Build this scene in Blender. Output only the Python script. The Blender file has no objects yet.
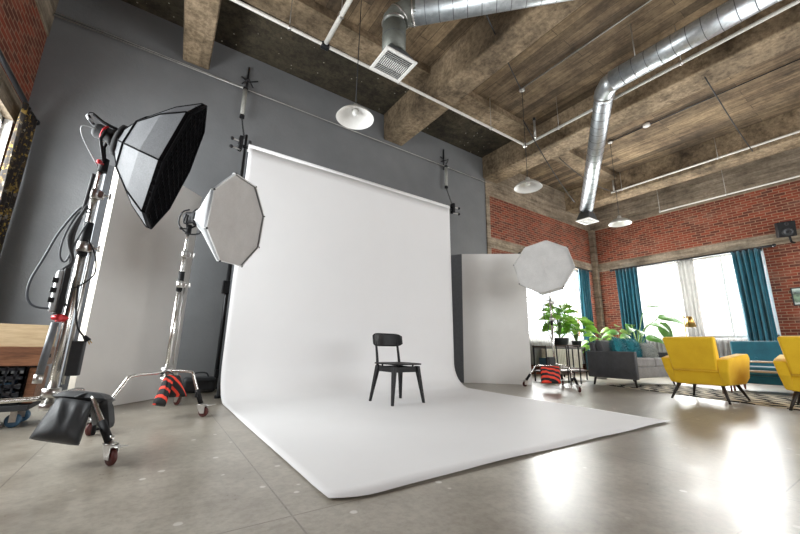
import bpy, bmesh, math, random
from mathutils import Vector, Matrix, noise
random.seed(7)
SC = bpy.context.scene
COL = SC.collection
PI = math.pi
V = Vector

# ------------------------------------------------------------------ materials
def mat(name):
    m = bpy.data.materials.new(name); m.use_nodes = True
    nt = m.node_tree; nt.nodes.clear()
    out = nt.nodes.new('ShaderNodeOutputMaterial')
    return m, nt, out

def N(nt, typ, **kw):
    n = nt.nodes.new(typ)
    for k, v in kw.items():
        if k.startswith('_'): setattr(n, k[1:], v)
        else:
            key = k.replace('__', ' ')
            n.inputs[key].default_value = v
    return n

def rgba(c): return (c[0], c[1], c[2], 1)

def ramp(nt, fac, stops):
    r = nt.nodes.new('ShaderNodeValToRGB')
    el = r.color_ramp.elements
    while len(el) < len(stops): el.new(0.5)
    for e, (p, c) in zip(el, stops):
        e.position = p; e.color = rgba(c)
    nt.links.new(fac, r.inputs[0])
    return r.outputs[0]

def mix(nt, fac, a, b, mode='MIX'):
    m = nt.nodes.new('ShaderNodeMix'); m.data_type = 'RGBA'; m.blend_type = mode
    for s, v in ((m.inputs[0], fac), (m.inputs[6], a), (m.inputs[7], b)):
        if hasattr(v, 'node'): nt.links.new(v, s)
        elif isinstance(v, (int, float)): s.default_value = v
        else: s.default_value = rgba(v)
    return m.outputs[2]

def mth(nt, op, a, b=None, c=None):
    m = nt.nodes.new('ShaderNodeMath'); m.operation = op
    for i, v in enumerate((a, b, c)):
        if v is None: continue
        if hasattr(v, 'node'): nt.links.new(v, m.inputs[i])
        else: m.inputs[i].default_value = v
    return m.outputs[0]

def pbsdf(nt, out, base=(.5,.5,.5), rough=.5, metal=0, bump=None, bump_str=.3, bump_dist=.01, **kw):
    b = nt.nodes.new('ShaderNodeBsdfPrincipled')
    if hasattr(base, 'node'): nt.links.new(base, b.inputs['Base Color'])
    else: b.inputs['Base Color'].default_value = rgba(base)
    if hasattr(rough, 'node'): nt.links.new(rough, b.inputs['Roughness'])
    else: b.inputs['Roughness'].default_value = rough
    b.inputs['Metallic'].default_value = metal
    for k, v in kw.items(): b.inputs[k.replace('_', ' ')].default_value = v
    if bump is not None:
        bp = nt.nodes.new('ShaderNodeBump'); bp.inputs['Strength'].default_value = bump_str
        bp.inputs['Distance'].default_value = bump_dist
        nt.links.new(bump, bp.inputs['Height']); nt.links.new(bp.outputs[0], b.inputs['Normal'])
    nt.links.new(b.outputs[0], out.inputs[0])
    return b

def pos(nt): return nt.nodes.new('ShaderNodeNewGeometry').outputs['Position']
def ocoord(nt): return nt.nodes.new('ShaderNodeTexCoord').outputs['Object']

def noise_tex(nt, vec, scale, detail=4, rough=.6, stretch=None):
    if stretch:
        mp = nt.nodes.new('ShaderNodeMapping'); mp.inputs['Scale'].default_value = stretch
        nt.links.new(vec, mp.inputs[0]); vec = mp.outputs[0]
    n = nt.nodes.new('ShaderNodeTexNoise')
    n.inputs['Scale'].default_value = scale; n.inputs['Detail'].default_value = detail
    n.inputs['Roughness'].default_value = rough
    nt.links.new(vec, n.inputs[0])
    return n.outputs[0]

def swizzle(nt, vec, a, b):
    s = nt.nodes.new('ShaderNodeSeparateXYZ'); nt.links.new(vec, s.inputs[0])
    c = nt.nodes.new('ShaderNodeCombineXYZ')
    nt.links.new(s.outputs[a], c.inputs[0]); nt.links.new(s.outputs[b], c.inputs[1])
    return c.outputs[0]

def simple(name, col, rough=.5, metal=0, var=.12, scale=30, bump=.1, **kw):
    """plain material with a little procedural variation"""
    m, nt, out = mat(name)
    v = ocoord(nt)
    n = noise_tex(nt, v, scale)
    lo = tuple(c*(1-var) for c in col); hi = tuple(min(1, c*(1+var)) for c in col)
    c = ramp(nt, n, [(.3, lo), (.7, hi)])
    pbsdf(nt, out, c, rough, metal, bump=n if bump else None, bump_str=bump, bump_dist=.002, **kw)
    return m

def fabric(name, col, col2=None, weave=260, rough=.9, fold=0, sheen=.2):
    m, nt, out = mat(name)
    v = ocoord(nt)
    n1 = noise_tex(nt, v, weave, 2); n2 = noise_tex(nt, v, 5, 3)
    col2 = col2 or tuple(c*.72 for c in col)
    f = mth(nt, 'ADD', mth(nt, 'MULTIPLY', n1, .5), mth(nt, 'MULTIPLY', n2, .5))
    c = ramp(nt, f, [(.38, col2), (.62, col)])
    h = n1
    if fold: h = mth(nt, 'ADD', mth(nt, 'MULTIPLY', n1, .1), mth(nt, 'MULTIPLY', noise_tex(nt, v, fold, 2, stretch=(1,1,.35)), 1))
    b = pbsdf(nt, out, c, rough, bump=h, bump_str=.35, bump_dist=.004 if not fold else .03)
    b.inputs['Sheen Weight'].default_value = sheen
    return m

def brick_mat(name, a, b):
    m, nt, out = mat(name)
    v = swizzle(nt, pos(nt), a, b)
    wob = noise_tex(nt, v, 6, 3)
    vv = nt.nodes.new('ShaderNodeVectorMath'); vv.operation = 'MULTIPLY_ADD'
    cc = nt.nodes.new('ShaderNodeCombineXYZ'); nt.links.new(wob, cc.inputs[0]); nt.links.new(wob, cc.inputs[1])
    nt.links.new(cc.outputs[0], vv.inputs[0]); vv.inputs[1].default_value = (.012, .012, 0); nt.links.new(v, vv.inputs[2])
    br = N(nt, 'ShaderNodeTexBrick', Scale=1, Mortar__Size=.008, Mortar__Smooth=.3, Bias=-.1, Brick__Width=.205, Row__Height=.069,
           Color1=rgba((.27,.046,.018)), Color2=rgba((.06,.013,.008)), Mortar=rgba((.36,.22,.14)))
    nt.links.new(vv.outputs[0], br.inputs[0])
    n = noise_tex(nt, v, 2.2, 5); n2 = noise_tex(nt, v, 45, 3)
    c = mix(nt, mth(nt, 'MULTIPLY', ramp(nt, n, [(.5,(0,0,0)),(.72,(1,1,1))]), .35), br.outputs[0], (.42,.26,.18))
    # pale chips and mortar smears
    vo = N(nt, 'ShaderNodeTexVoronoi', Scale=7); nt.links.new(v, vo.inputs[0])
    chip = ramp(nt, mth(nt, 'ADD', vo.outputs['Distance'], mth(nt, 'MULTIPLY', n2, .25)), [(.16,(1,1,1)),(.2,(0,0,0))])
    c = mix(nt, mth(nt, 'MULTIPLY', chip, .35), c, (.5,.36,.26))
    c = mix(nt, .5, c, mix(nt, n2, (.35,.35,.35), (1,1,1)), 'MULTIPLY')
    c = mix(nt, .06, c, (.4,.12,.06))
    h = mth(nt, 'SUBTRACT', mth(nt, 'MULTIPLY', n2, .3), br.outputs['Fac'])
    pbsdf(nt, out, c, .85, bump=h, bump_str=.6, bump_dist=.012)
    return m

def board_concrete(name, dark, light, warm, a=1, b=0, board=.19, spots=0, boards=.55, rough=.9, streak=.7, blotch=.4):
    """cast concrete with the print of the form boards; the boards run along axis a"""
    m, nt, out = mat(name)
    P = pos(nt)
    v = swizzle(nt, P, a, b)
    br = N(nt, 'ShaderNodeTexBrick', Scale=1, Mortar__Size=.006, Mortar__Smooth=.5, Bias=0, Brick__Width=2.7, Row__Height=board,
           Color1=rgba((.25,.25,.25)), Color2=rgba((1,1,1)), Mortar=rgba((.12,.12,.12)))
    nt.links.new(v, br.inputs[0])
    n1 = noise_tex(nt, P, .9, 6, .65); n2 = noise_tex(nt, v, 3.2, 5, .7, stretch=(.35, 3.2, 1)); n3 = noise_tex(nt, P, 14, 5, .7)
    c = ramp(nt, n1, [(.3, dark), (.52, light), (.72, warm)])
    c = mix(nt, boards, c, br.outputs[0], 'MULTIPLY')
    c = mix(nt, streak, c, ramp(nt, n2, [(.36,(.3,.26,.22)),(.58,(1,1,1))]), 'MULTIPLY')
    c = mix(nt, blotch, c, ramp(nt, n3, [(.35,(.35,.33,.3)),(.6,(1,1,1))]), 'MULTIPLY')
    n4 = noise_tex(nt, P, 2.3, 6, .75)
    c = mix(nt, blotch, c, ramp(nt, n4, [(.36,(.28,.25,.2)),(.52,(1,1,1))]), 'MULTIPLY')
    if spots:
        vo = N(nt, 'ShaderNodeTexVoronoi', Scale=6.5); nt.links.new(P, vo.inputs[0])
        s = ramp(nt, mth(nt, 'ADD', vo.outputs['Distance'], mth(nt, 'MULTIPLY', n3, .2)), [(.17,(1,1,1)),(.2,(0,0,0))])
        c = mix(nt, mth(nt, 'MULTIPLY', s, spots), c, (.5,.47,.38))
    h = mth(nt, 'ADD', mth(nt, 'MULTIPLY', br.outputs['Color'], .5), n3)
    pbsdf(nt, out, c, rough, bump=h, bump_str=.5, bump_dist=.015)
    return m

def lineat(nt, coord, c, w):
    """1 on a thin line where coord == c"""
    return mth(nt, 'LESS_THAN', mth(nt, 'ABSOLUTE', mth(nt, 'SUBTRACT', coord, c)), w)

def floor_mat():
    m, nt, out = mat('polished_concrete')
    P = pos(nt)
    s = nt.nodes.new('ShaderNodeSeparateXYZ'); nt.links.new(P, s.inputs[0])
    x, y = s.outputs[0], s.outputs[1]
    n1 = noise_tex(nt, P, .55, 6, .6); n2 = noise_tex(nt, P, 3.5, 6, .7); n3 = noise_tex(nt, P, 26, 4, .7)
    c = ramp(nt, n1, [(.28,(.26,.23,.185)),(.5,(.385,.352,.295)),(.75,(.48,.45,.385))])
    c = mix(nt, .65, c, ramp(nt, n2, [(.34,(.58,.55,.51)),(.6,(1,1,1))]), 'MULTIPLY')
    c = mix(nt, .4, c, ramp(nt, n3, [(.36,(.42,.40,.37)),(.58,(1,1,1))]), 'MULTIPLY')
    # brown scuffs
    vs = N(nt, 'ShaderNodeTexVoronoi', Scale=1.3); 
    mp = nt.nodes.new('ShaderNodeMapping'); mp.inputs['Scale'].default_value = (1, 2.2, 1)
    nt.links.new(P, mp.inputs[0]); nt.links.new(mp.outputs[0], vs.inputs[0])
    sc_ = ramp(nt, mth(nt, 'ADD', vs.outputs['Distance'], mth(nt, 'MULTIPLY', n3, .14)), [(.06,(1,1,1)),(.09,(0,0,0))])
    c = mix(nt, mth(nt, 'MULTIPLY', sc_, .5), c, (.12,.075,.04))
    # pale paint flecks
    vo = N(nt, 'ShaderNodeTexVoronoi', Scale=6.5); nt.links.new(P, vo.inputs[0])
    gate = ramp(nt, n1, [(.46,(0,0,0)),(.52,(1,1,1))])
    fl = ramp(nt, mth(nt, 'ADD', vo.outputs['Distance'], mth(nt, 'MULTIPLY', n3, .16)), [(.17,(1,1,1)),(.2,(0,0,0))])
    c = mix(nt, mth(nt, 'MULTIPLY', mth(nt, 'MULTIPLY', fl, gate), .7), c, (.72,.70,.66))
    # saw-cut joints
    j = None
    for axis, cc in ((x,.55),(x,-.48),(x,2.56),(x,4.6),(x,6.6),(x,8.6),(y,1.54),(y,.535),(y,6.0)):
        l = lineat(nt, axis, cc, .0035)
        j = l if j is None else mth(nt, 'MAXIMUM', j, l)
    c = mix(nt, mth(nt, 'MULTIPLY', mth(nt, 'MULTIPLY', j, ramp(nt, n3, [(.35,(.3,.3,.3)),(.6,(1,1,1))])), .75), c, (.09,.078,.065))
    r = ramp(nt, mth(nt, 'ADD', mth(nt,'MULTIPLY', n2, .6), mth(nt,'MULTIPLY', n3, .4)), [(.3,(.25,.25,.25)),(.7,(.42,.42,.42))])
    h = mth(nt, 'SUBTRACT', mth(nt, 'ADD', mth(nt,'MULTIPLY',n2,.6), mth(nt,'MULTIPLY',n3,.12)), mth(nt,'MULTIPLY', j, .5))
    b = pbsdf(nt, out, c, r, bump=h, bump_str=.07, bump_dist=.01)
    b.inputs['Specular IOR Level'].default_value = .5
    b.inputs['Coat Weight'].default_value = .25; b.inputs['Coat Roughness'].default_value = .3
    return m

def glass_mat():
    m, nt, out = mat('window_glass')
    t = nt.nodes.new('ShaderNodeBsdfTransparent'); t.inputs[0].default_value = (.97,.98,.98,1)
    g = nt.nodes.new('ShaderNodeBsdfGlossy'); g.inputs['Roughness'].default_value = .02
    mx = nt.nodes.new('ShaderNodeMixShader'); mx.inputs[0].default_value = .06
    nt.links.new(t.outputs[0], mx.inputs[1]); nt.links.new(g.outputs[0], mx.inputs[2]); nt.links.new(mx.outputs[0], out.inputs[0])
    return m

def sheer_mat(name, col, through=.45):
    m, nt, out = mat(name)
    n = noise_tex(nt, ocoord(nt), 90, 2)
    c = ramp(nt, n, [(.3, tuple(x*.9 for x in col)), (.7, col)])
    t = nt.nodes.new('ShaderNodeBsdfTransparent')
    tr = nt.nodes.new('ShaderNodeBsdfTranslucent'); d = nt.nodes.new('ShaderNodeBsdfDiffuse')
    nt.links.new(c, tr.inputs[0]); nt.links.new(c, d.inputs[0])
    a = nt.nodes.new('ShaderNodeMixShader'); a.inputs[0].default_value = .5
    nt.links.new(tr.outputs[0], a.inputs[1]); nt.links.new(d.outputs[0], a.inputs[2])
    b = nt.nodes.new('ShaderNodeMixShader'); b.inputs[0].default_value = 1-through
    nt.links.new(t.outputs[0], b.inputs[1]); nt.links.new(a.outputs[0], b.inputs[2]); nt.links.new(b.outputs[0], out.inputs[0])
    return m

def duct_mat():
    m, nt, out = mat('galvanised_duct')
    v = ocoord(nt)
    vo = N(nt, 'ShaderNodeTexVoronoi', Scale=28); nt.links.new(v, vo.inputs[0])
    c = ramp(nt, vo.outputs['Color'], [(.1,(.50,.54,.56)),(.9,(.64,.67,.69))])
    n = noise_tex(nt, v, 9, 4)
    r = ramp(nt, n, [(.3,(.34,.34,.34)),(.7,(.46,.46,.46))])
    pbsdf(nt, out, c, r, .85, bump=n, bump_str=.04, bump_dist=.004)
    return m

def wood_mat(name, c1, c2, scale=6, rough=.5, stretch=(1,8,8)):
    m, nt, out = mat(name)
    v = ocoord(nt)
    n = noise_tex(nt, v, scale, 6, .65, stretch=stretch)
    c = ramp(nt, n, [(.3, c1), (.7, c2)])
    pbsdf(nt, out, c, rough, bump=n, bump_str=.15, bump_dist=.003)
    return m

def wall_paint():
    m, nt, out = mat('grey_wall_paint')
    P = pos(nt)
    n = noise_tex(nt, P, 1.2, 5, .6); n2 = noise_tex(nt, P, 22, 3)
    c = ramp(nt, n, [(.3,(.150,.155,.160)),(.7,(.19,.194,.198))])
    pbsdf(nt, out, c, .75, bump=mth(nt,'ADD',n2,n), bump_str=.25, bump_dist=.012)
    return m

def stripes_mat(name='hazard_striped_fabric', cut=.5):
    m, nt, out = mat(name)
    v = ocoord(nt)
    s = nt.nodes.new('ShaderNodeSeparateXYZ'); nt.links.new(v, s.inputs[0])
    d = mth(nt, 'ADD', mth(nt, 'ADD', s.outputs[0], s.outputs[1]), s.outputs[2])
    d = mth(nt, 'ADD', d, mth(nt, 'MULTIPLY', noise_tex(nt, v, 6, 2), .03))
    f = mth(nt, 'GREATER_THAN', mth(nt, 'FRACT', mth(nt, 'MULTIPLY', d, 11.0)), cut)
    c = mix(nt, f, (.012,.012,.014), (.85,.06,.03))
    pbsdf(nt, out, c, .7, bump=noise_tex(nt, v, 30, 3), bump_str=.3, bump_dist=.006)
    return m

def rug_mat():
    m, nt, out = mat('rug_diamond_weave')
    v = ocoord(nt)
    s = nt.nodes.new('ShaderNodeSeparateXYZ'); nt.links.new(v, s.inputs[0])
    u = mth(nt, 'ABSOLUTE', mth(nt, 'SUBTRACT', mth(nt, 'FRACT', mth(nt, 'MULTIPLY', s.outputs[0], 2.2)), .5))
    w = mth(nt, 'ABSOLUTE', mth(nt, 'SUBTRACT', mth(nt, 'FRACT', mth(nt, 'MULTIPLY', s.outputs[1], 1.5)), .5))
    d = mth(nt, 'ADD', u, w)
    k = mth(nt, 'FRACT', mth(nt, 'MULTIPLY', d, 2.0))
    f = mth(nt, 'GREATER_THAN', k, .5)
    c = mix(nt, f, (.012,.012,.013), (.80,.74,.60))
    n = noise_tex(nt, v, 120, 2)
    c = mix(nt, .3, c, n, 'MULTIPLY')
    pbsdf(nt, out, c, .95, bump=n, bump_str=.5, bump_dist=.006)
    return m

def floral_mat():
    m, nt, out = mat('floral_curtain_print')
    v = ocoord(nt)
    vo = N(nt, 'ShaderNodeTexVoronoi', Scale=20); nt.links.new(v, vo.inputs[0])
    n = noise_tex(nt, v, 15, 4, .7)
    c1 = ramp(nt, vo.outputs['Color'], [(.15,(.03,.022,.015)),(.45,(.09,.055,.02)),(.62,(.42,.26,.03)),(.8,(.12,.1,.09)),(.92,(.3,.27,.2))])
    c = mix(nt, ramp(nt, n, [(.5,(0,0,0)),(.56,(1,1,1))]), (.018,.014,.012), c1)
    pbsdf(nt, out, c, .85)
    return m

def painting_mat():
    m, nt, out = mat('landscape_print')
    v = ocoord(nt)
    s = nt.nodes.new('ShaderNodeSeparateXYZ'); nt.links.new(v, s.inputs[0])
    n = noise_tex(nt, v, 7, 5, .7)
    z = mth(nt, 'ADD', s.outputs[2], mth(nt, 'MULTIPLY', mth(nt, 'SUBTRACT', n, .5), .25))
    c = ramp(nt, mth(nt, 'MULTIPLY_ADD', z, 2.4, .1), [(.15,(.6,.64,.6)),(.35,(.08,.13,.08)),(.6,(.2,.3,.18)),(.75,(.03,.05,.04)),(.95,(.5,.6,.55))])
    pbsdf(nt, out, c, .3)
    return m

M = dict(
    brick_y=brick_mat('brick_on_the_back_wall', 0, 2), brick_x=brick_mat('brick_on_the_side_wall', 1, 2),
    slab=board_concrete('board_formed_ceiling', (.10,.066,.038), (.31,.22,.13), (.50,.37,.22), boards=.8),
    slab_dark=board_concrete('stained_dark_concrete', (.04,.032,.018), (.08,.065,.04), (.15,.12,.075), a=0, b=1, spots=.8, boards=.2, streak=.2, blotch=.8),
    beam=board_concrete('beam_concrete', (.14,.10,.06), (.40,.30,.19), (.58,.44,.29), boards=.25, board=.28, streak=.3, blotch=.75),
    joist=board_concrete('joist_concrete', (.14,.10,.06), (.40,.30,.19), (.58,.44,.29), a=0, b=1, boards=.25, board=.25, streak=.3, blotch=.7),
    lintel_y=board_concrete('lintel_concrete_back', (.20,.155,.11), (.38,.31,.23), (.52,.42,.31), a=0, b=2, boards=.25, board=.16),
    lintel_x=board_concrete('lintel_concrete_side', (.20,.155,.11), (.38,.31,.23), (.52,.42,.31), a=1, b=2, boards=.25, board=.16),
    floor=floor_mat(), paint=wall_paint(), glass=glass_mat(), duct=duct_mat(),
    duct_seam=simple('duct_seam', (.13,.14,.15), .5, .7),
    duct_matte=simple('aged_duct', (.17,.18,.16), .55, .5),
    chrome=simple('chrome_tube', (.70,.685,.65), .27, 1, .03, 60, 0),
    steel=simple('zinc_steel', (.62,.61,.59), .34, 1, .1, 50, .1),
    galv=simple('galvanised_conduit', (.50,.49,.46), .45, .8, .15, 20, .1),
    whitepipe=simple('white_painted_pipe', (.70,.68,.63), .5, 0, .08),
    black=simple('black_plastic', (.009,.009,.010), .6, 0, .2, Specular_IOR_Level=.25),
    blackmetal=simple('black_metal', (.02,.021,.023), .35, .3, .2),
    rubber=simple('rubber_cable', (.014,.015,.017), .6),
    greycable=simple('grey_cable', (.045,.052,.062), .5),
    redw=simple('red_caster_rubber', (.08,.016,.013), .5),
    red=simple('red_anodised', (.62,.03,.04), .35, .2),
    paper=simple('white_paper', (.77,.765,.765), .62, 0, .012, 2, .03),
    foam=simple('white_foam_board', (.68,.665,.64), .7, 0, .03, 3, .05),
    foam_edge=simple('foam_edge_lit_cream', (.85,.79,.68), .7, 0, .05),  # edge is white foam; the cream is light put into the colour
    foam_black=simple('black_foam_board', (.028,.03,.033), .65), foam_grey=simple('charcoal_foam_board', (.16,.168,.178), .85),
    chair=simple('black_stained_wood', (.010,.010,.011), .5, 0, .25, 40, .05, Specular_IOR_Level=.3),
    sb_shell=fabric('silver_black_softbox_cloth', (.10,.104,.112), (.065,.068,.075), weave=120, rough=.6, fold=2.5, sheen=0),
    sb_white=fabric('white_diffusion_cloth', (.76,.755,.74), (.64,.635,.62), weave=120, rough=.8, fold=3),
    sb_silver=fabric('silver_reflector_cloth', (.27,.275,.285), (.2,.205,.21), weave=120, rough=.5, fold=3),
    sb_diff=fabric('grey_diffusion_cloth', (.56,.54,.52), (.48,.46,.44), weave=120, rough=.8, fold=3),
    sb_trim=simple('black_webbing', (.006,.006,.007), .95, Specular_IOR_Level=.1),
    sandbag=fabric('black_nylon', (.030,.033,.037), (.015,.017,.019), weave=300, rough=.55, fold=9, sheen=.1),
    darkpole=simple('dark_grey_pole', (.10,.105,.115), .6),
    stripes=stripes_mat(), stripes_dark=stripes_mat('dark_striped_fabric', .68),
    mustard=fabric('mustard_upholstery', (.93,.60,.022), (.84,.50,.014), weave=220),
    darkgrey=fabric('dark_grey_upholstery', (.085,.088,.096), (.05,.052,.058), weave=240),
    lightgrey=fabric('light_grey_upholstery', (.30,.29,.28), (.2,.19,.185), weave=240),
    teal=fabric('teal_velvet', (.012,.155,.215), (.008,.10,.145), weave=160, sheen=.5),
    tealfur=fabric('teal_fur', (.02,.25,.30), (.01,.11,.15), weave=60),
    greyfur=fabric('grey_fur', (.42,.44,.42), (.3,.33,.32), weave=60),
    curtain=fabric('teal_curtain', (.008,.125,.18), (.004,.07,.105), weave=160, sheen=.4),
    sheer=sheer_mat('grey_sheer', (.30,.295,.28), .1), sheer_white=sheer_mat('white_sheer', (.5,.5,.49), .3),
    floral=floral_mat(), rug=rug_mat(), painting=painting_mat(),
    legdark=wood_mat('dark_stained_leg', (.012,.009,.008), (.03,.02,.016)),
    legred=wood_mat('reddish_wood_leg', (.13,.03,.015), (.24,.07,.03)),
    tablewood=wood_mat('pale_wood', (.5,.36,.22), (.68,.52,.35)),
    cratelight=wood_mat('pale_plywood', (.42,.30,.17), (.60,.46,.28), 5, .55, (1.2,6,9)),
    cratedark=wood_mat('brown_stained_wood', (.09,.035,.018), (.26,.12,.06), 5, .45, (1.2,6,9)),
    shelfwood=wood_mat('dark_shelf_wood', (.05,.03,.02), (.12,.075,.05)),
    whiteframe=simple('white_window_frame', (.72,.72,.70), .5, 0, .05),
    enamel=simple('white_enamel', (.80,.79,.76), .35, 0, .03),
    enamel_out=simple('grey_enamel_back', (.42,.41,.38), .4, .2),
    bulb=simple('frosted_bulb', (.9,.9,.88), .25, 0, .02),
    rad=simple('cream_radiator', (.62,.58,.52), .5),
    brass=simple('brass', (.62,.40,.13), .3, 1, .08),
    pot=simple('dark_planter', (.02,.026,.024), .45), potwhite=simple('grey_planter', (.35,.34,.33), .6),
    soil=simple('soil', (.03,.02,.012), .95),
    leaf=simple('monstera_leaf', (.22,.47,.05), .38, 0, .5, 7, .1), leaf_pale=simple('pale_leaf', (.22,.36,.08), .4, 0, .2, 7, .1),
    leaf_banana=simple('banana_leaf', (.09,.23,.045), .4, 0, .3, 5, .1), stem=simple('plant_stem', (.12,.22,.05), .5),
    leafwood=simple('plant_bark', (.12,.085,.05), .8),
    crate=simple('black_crate_plastic', (.012,.014,.018), .4),
    bluew=simple('blue_caster', (.05,.12,.2), .4),
    whitebox=simple('pale_grey_plastic', (.46,.48,.49), .4), tubegrey=simple('dark_grey_tube', (.13,.14,.15), .35),
    label=simple('white_label', (.8,.8,.78), .6), tubelight=simple('pale_tube', (.34,.34,.31), .5),
    grille=simple('white_grille', (.78,.77,.74), .45),
    void=simple('opening_shade', (.02,.02,.02), .8),  # near-black colour standing in for the shade inside openings
    books=simple('blue_box_cloth', (.06,.14,.2), .7),
)
for k in ('leaf','leaf_pale','leaf_banana'):      # leaves let some light through
    b = next(n for n in M[k].node_tree.nodes if n.type == 'BSDF_PRINCIPLED')
    b.inputs['Transmission Weight'].default_value = .0
    b.inputs['Subsurface Weight'].default_value = .0

# ------------------------------------------------------------------ mesh helpers
def rootmat(o):
    m = Matrix.Identity(4)
    while o is not None:
        m = o.matrix_basis @ m; o = o.parent
    return m

def catmull(pts, n=6):
    pts = [V(p) for p in pts]
    if len(pts) < 3: return pts
    P = [2*pts[0]-pts[1]] + pts + [2*pts[-1]-pts[-2]]
    out = []
    for i in range(1, len(P)-2):
        a, b, c, d = P[i-1:i+3]
        for k in range(n):
            t = k/n
            out.append(.5*((2*b)+(c-a)*t+(2*a-5*b+4*c-d)*t*t+(3*b-a-3*c+d)*t**3))
    out.append(pts[-1])
    return out

class MB:
    def __init__(s): s.bm = bmesh.new(); s.mats = []; s.cur = 0
    def use(s, m):
        if m not in s.mats: s.mats.append(m)
        s.cur = s.mats.index(m); return s
    def _f(s, vs, smooth=False):
        try: f = s.bm.faces.new(vs)
        except ValueError: return None
        f.material_index = s.cur; f.smooth = smooth; return f
    def hexa(s, c, bevel=0, seg=2, smooth=False):
        """c: 8 corners, bottom ring 0-3 then top ring 4-7"""
        vs = [s.bm.verts.new(V(p)) for p in c]
        fs = [s._f([vs[i] for i in q], smooth) for q in ((3,2,1,0),(4,5,6,7),(0,1,5,4),(1,2,6,5),(2,3,7,6),(3,0,4,7))]
        if bevel:
            es = list({e for f in fs if f for e in f.edges})
            r = bmesh.ops.bevel(s.bm, geom=es, offset=bevel, segments=seg, profile=.5, affect='EDGES')
            for f in r['faces']: f.smooth = True; f.material_index = s.cur
        return s
    def box(s, c, d, rz=0, bevel=0, seg=2, mx=None, taper=1):
        c = V(c); h = V(d)/2
        R = Matrix.Rotation(rz, 3, 'Z')
        pts = []
        for z, t in ((-h.z, taper), (h.z, 1)):
            for x, y in ((-1,-1),(1,-1),(1,1),(-1,1)):
                p = R @ V((x*h.x*t, y*h.y*t, z)) + c
                pts.append(mx @ p if mx else p)
        return s.hexa(pts, bevel, seg)
    def span(s, lo, hi, bevel=0):
        lo, hi = V(lo), V(hi)
        return s.box((lo+hi)/2, hi-lo, bevel=bevel)
    def ring(s, c, ax, r, n, ref=None):
        ax = ax.normalized()
        ref = ref or (V((0,0,1)) if abs(ax.z) < .9 else V((1,0,0)))
        u = ax.cross(ref).normalized(); w = ax.cross(u)
        return [s.bm.verts.new(c + r*(u*math.cos(2*PI*k/n) + w*math.sin(2*PI*k/n))) for k in range(n)], u
    def tube(s, pts, r, n=10, smooth_path=0, caps=True, flat=1):
        pts = [V(p) for p in pts]
        if smooth_path: pts = catmull(pts, smooth_path)
        rs = r if isinstance(r, (list, tuple)) else [r]*len(pts)
        if len(rs) != len(pts):
            rs = [rs[0] + (rs[-1]-rs[0])*i/(len(pts)-1) for i in range(len(pts))]
        prev = None; u = None
        T0 = None
        for i, p in enumerate(pts):
            if i == 0: t = pts[1]-pts[0]
            elif i == len(pts)-1: t = pts[-1]-pts[-2]
            else: t = (pts[i+1]-p).normalized() + (p-pts[i-1]).normalized()
            if t.length < 1e-9: t = V((0,0,1))
            t.normalize()
            if u is None:
                ref = V((0,0,1)) if abs(t.z) < .9 else V((1,0,0))
                u = t.cross(ref).normalized()
            else:
                u = (u - t*u.dot(t)).normalized()
            w = t.cross(u)
            vs = [s.bm.verts.new(p + rs[i]*(u*math.cos(2*PI*k/n) + w*flat*math.sin(2*PI*k/n))) for k in range(n)]
            if prev:
                for k in range(n): s._f([prev[k], prev[(k+1)%n], vs[(k+1)%n], vs[k]], True)
            elif caps: s._f(list(reversed(vs)))
            prev = vs
        if caps: s._f(prev)
        return s
    def cyl(s, a, b, r, r2=None, n=16): return s.tube([a, b], [r, r if r2 is None else r2], n)
    def lathe(s, prof, o=(0,0,0), ax=(0,0,1), n=24, smooth=True, close=False):
        """prof: list of (radius, height) about axis ax through o"""
        o = V(o); ax = V(ax).normalized()
        ref = V((0,0,1)) if abs(ax.z) < .9 else V((1,0,0))
        u = ax.cross(ref).normalized(); w = ax.cross(u)
        prev = None; first = None
        for r, h in prof:
            if r < 1e-6: vs = [s.bm.verts.new(o+ax*h)]
            else: vs = [s.bm.verts.new(o+ax*h + r*(u*math.cos(2*PI*k/n)+w*math.sin(2*PI*k/n))) for k in range(n)]
            if prev:
                for k in range(n):
                    k2 = (k+1) % n
                    a = prev[k % len(prev)]; b = prev[k2 % len(prev)]; c = vs[k2 % len(vs)]; d = vs[k % len(vs)]
                    q = []
                    for v in (a, b, c, d):
                        if v not in q: q.append(v)
                    if len(q) > 2: s._f(q, smooth)
            prev = vs
        return s
    def grid(s, fn, nu, nv, smooth=True, closed_u=False):
        vs = [[s.bm.verts.new(V(fn(i/nu, j/nv))) for j in range(nv+1)] for i in range(nu + (0 if closed_u else 1))]
        L = len(vs)
        for i in range(nu):
            for j in range(nv):
                s._f([vs[i][j], vs[(i+1) % L][j], vs[(i+1) % L][j+1], vs[i][j+1]], smooth)
        return s
    def poly(s, pts, th=None):
        vs = [s.bm.verts.new(V(p)) for p in pts]
        f = s._f(vs)
        if th is not None:
            r = bmesh.ops.extrude_face_region(s.bm, geom=[f])
            for v in r['geom']:
                if isinstance(v, bmesh.types.BMVert): v.co += V(th)
        return s
    def sphere(s, c, r, sx=1, sy=1, sz=1, n=12):
        prof = [(math.sin(PI*k/n)*r, -math.cos(PI*k/n)*r) for k in range(n+1)]
        i0 = len(s.bm.verts)
        s.lathe([(p[0] if 0 < k < n else 0, p[1]) for k, p in enumerate(prof)], (0,0,0), n=n*2)
        s.bm.verts.ensure_lookup_table()
        for v in s.bm.verts[i0:]: v.co = V((v.co.x*sx, v.co.y*sy, v.co.z*sz)) + V(c)
        return s
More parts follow.
